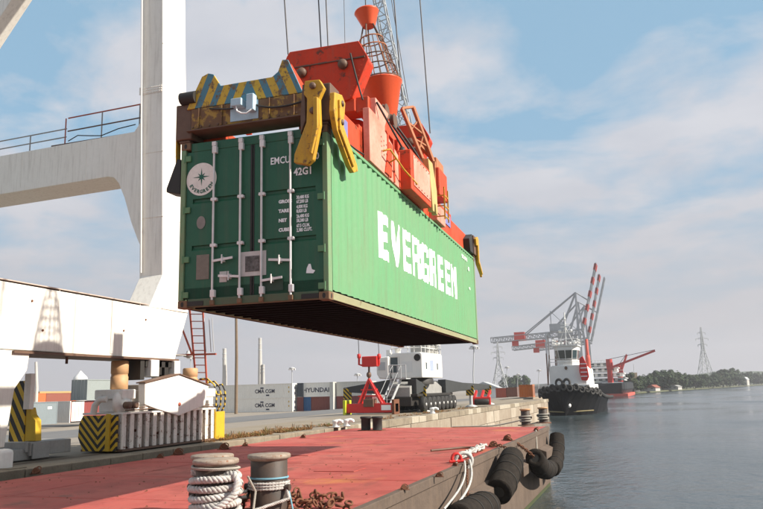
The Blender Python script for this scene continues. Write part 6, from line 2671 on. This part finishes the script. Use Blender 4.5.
# scattered rust flakes and scraps on the deck
s = MB()
for i in range(420):
    px, py = rnd.uniform(0, 545), rnd.uniform(430, 508)
    p = at_z(px, py, DZ)
    if not (BX0 + .2 < p.x < BX1 - .15 and p.y < BY1 - .3):
        continue
    r_ = rnd.uniform(.008, .03)
    a_ = rnd.uniform(0, 6)
    s.add([(p.x + r_ * math.cos(a_ + k * 2.1) * rnd.uniform(.5, 1.4), p.y + r_ * math.sin(a_ + k * 2.1) * rnd.uniform(.5, 1.4), DZ + .008) for k in range(3)] + [(p.x, p.y, DZ + .008 + r_ * .7)], [(0, 1, 3), (1, 2, 3), (2, 0, 3)])
tag(s.build('rust_scraps', M_rust), kind='stuff')
# hoses and chains on the spreader
for pts_, r_, mt_ in (([(-.3, 3.5, 4.3), (.02, 3.7, 3.9), (.04, 4.1, 3.5), (.02, 4.4, 3.45)], .022, M_dark), 
                      ([(-.3, 4.6, 4.2), (.02, 4.9, 4.0), (.06, 5.2, 3.6), (.04, 5.3, 3.45)], .024, M_dark), 
                      ([(-.8, 6.2, 5.0), (-.4, 6.5, 4.6), (-.2, 6.9, 4.1), (-.1, 7.1, 3.6)], .026, M_dark), ([(-.139, 1.0, 2.72), (-.10, 1.5, 2.68), (-.10, 2.0, 2.74)], .016, M_dark),
                      ([(-1.9, -.09, 3.06), (-1.5, -.10, 2.98), (-1.46, -.12, 3.0)], .014, M_dark), ([(-1.1, -.1, 3.0), (-.8, -.11, 2.86), (-.35, -.1, 2.95)], .016, M_dark),
                      ([(-.75, 3.28, 5.3), (-.62, 3.24, 4.7), (-.52, 3.3, 4.3)], .018, M_dark)):
    s = MB()
    s.tube(bez(pts_[0], pts_[len(pts_) // 2], pts_[-1], 14), r_, 7)
    sb(s, 'hydraulic_hose', mt_)
for x, y, z in ((-.45, 4.6, 4.42), (-.45, 5.2, 4.42), (-.45, 7.2, 4.3)):
    s = MB()
    s.lathe([(.16, -.05), (.17, -.03), (.13, 0), (.17, .03), (.16, .05)], 18, (x, y, z + .1), (1, 0, 0))
    sb(s, 'guide_sheave', M_brown)
for y0 in (3.12, 3.5, 3.88):
    s = MB()
    s.box(.0, .02, y0, y0 + .06, 2.64, 3.36 if y0 > 3.6 else 3.5)
    sb(s, 'stiffener', M_orange2, bevel=.004)
for i in range(12):
    s = MB()
    yy_ = 4.25 + (i % 6) * .24
    s.lathe([(.016, 0), (.016, .012), (0, .014)], 6, (.245, yy_, 2.76 if i < 6 else 3.32), (1, 0, 0), False)
    sb(s, 'cover_bolt', M_brown)
for xq_ in (-2.1, -1.7, -1.3, -.9, -.5):
    s = MB()
    s.box(xq_ - .012, xq_ + .012, -.085, -.06, 2.77, 3.10)
    if not -1.56 < xq_ < -1.07:
        sb(s, 'beam_stiffener', M_ryellow, bevel=.003)
for xq_ in np.arange(-2.2, -.25, .145):
    s = MB()
    s.lathe([(.016, 0), (.016, .012), (0, .016)], 6, (xq_, -.06, 3.135 if False else 2.80), (0, -1, 0), False)
    if not -1.56 < xq_ < -1.07:
        sb(s, 'beam_bolt', M_brown)
# weld seams on the crane
for z in (7.2, 9.4, 13.2):
    s = MB()
    lx_ = -.028 * (z - 4.2)
    s.box(-15.008 + lx_, SX + .083 + lx_, 19.655 + (22 - z) * .0012, 19.69, z, z + .02)
    s.box(SX + .07 + lx_, SX + .088 + lx_, 19.69, 20.98, z, z + .02)
    cb(s, 'weld_seam', M_crane, leg)
for y in (15.3, 18.6):
    s = MB()
    s.box(SX + .06, SX + .068, y, y + .02, 2.7, 4.3)
    cb(s, 'weld_seam', M_crane, sill)
for x in (-17.4, -20.2, -23.0):
    s = MB()
    s.box(x, x + .02, 19.712, 19.722, 8.85, 10.15)
    cb(s, 'weld_seam', M_crane, portal)
for y, z in ((14.4, 3.9), (14.8, 3.2), (17.9, 3.4), (18.9, 3.8)):
    s = MB()
    s.lathe([(.03, 0), (.03, .02), (0, .025)], 8, (SX + .06, y, z), (1, 0, 0), False)
    cb(s, 'bolt', M_rust, sill)
# bogie fittings: motors, pipes and a chain of small rust marked parts
for y in (18.0, 19.4, 20.9):
    s = MB()
    s.lathe([(.10, 0), (.13, .02), (.13, .30), (.10, .33), (.05, .34), (.05, .40)], 14, (-14.3, y, 1.22), (1, 0, 0))
    s.box(-14.2, -14.0, y - .09, y + .09, 1.09, 1.2)
    cb(s, 'drive_motor', mat('grimy_motor', (.20, .17, .14), .6, .6, rust=.45, scale=6), bal, bevel=.006)
for z, r_ in ((1.14, .018), (1.20, .014)):
    s = MB()
    s.tube([(-13.62, 17.45, z), (-13.60, 18.6, z + .02), (-13.62, 19.3, z - .02)], r_, 6)
    cb(s, 'air_pipe', M_brown, bal)
    s = MB()
    s.tube([(-13.62, 20.6, z), (-13.60, 21.2, z + .02), (-13.62, 21.95, z - .02)], r_, 6)
    cb(s, 'air_pipe', M_brown, bal)
for y in (17.95, 18.35, 21.75):
    s = MB()
    s.box(-13.8, -13.62, y - .10, y + .10, 1.10, 1.34)
    s.box(-13.62, -13.60, y - .07, y + .07, 1.14, 1.30)
    cb(s, 'cable_box', M_cranew, bal, bevel=.01)
s = MB()
s.lathe([(.055, 0), (.055, .03), (.03, .035), (0, .04)], 12, (-13.56, 19.9, 1.25), (1, 0, 0))
cb(s, 'pivot_pin', M_redoxide, rock)
# conduit and rungs of the crane leg
s = MB()
s.tube([(-14.92, 19.63, 5.4), (-15.05, 19.58, 10), (-15.2, 19.52, 15.5)], .028, 6)
cb(s, 'conduit', M_crane, leg)
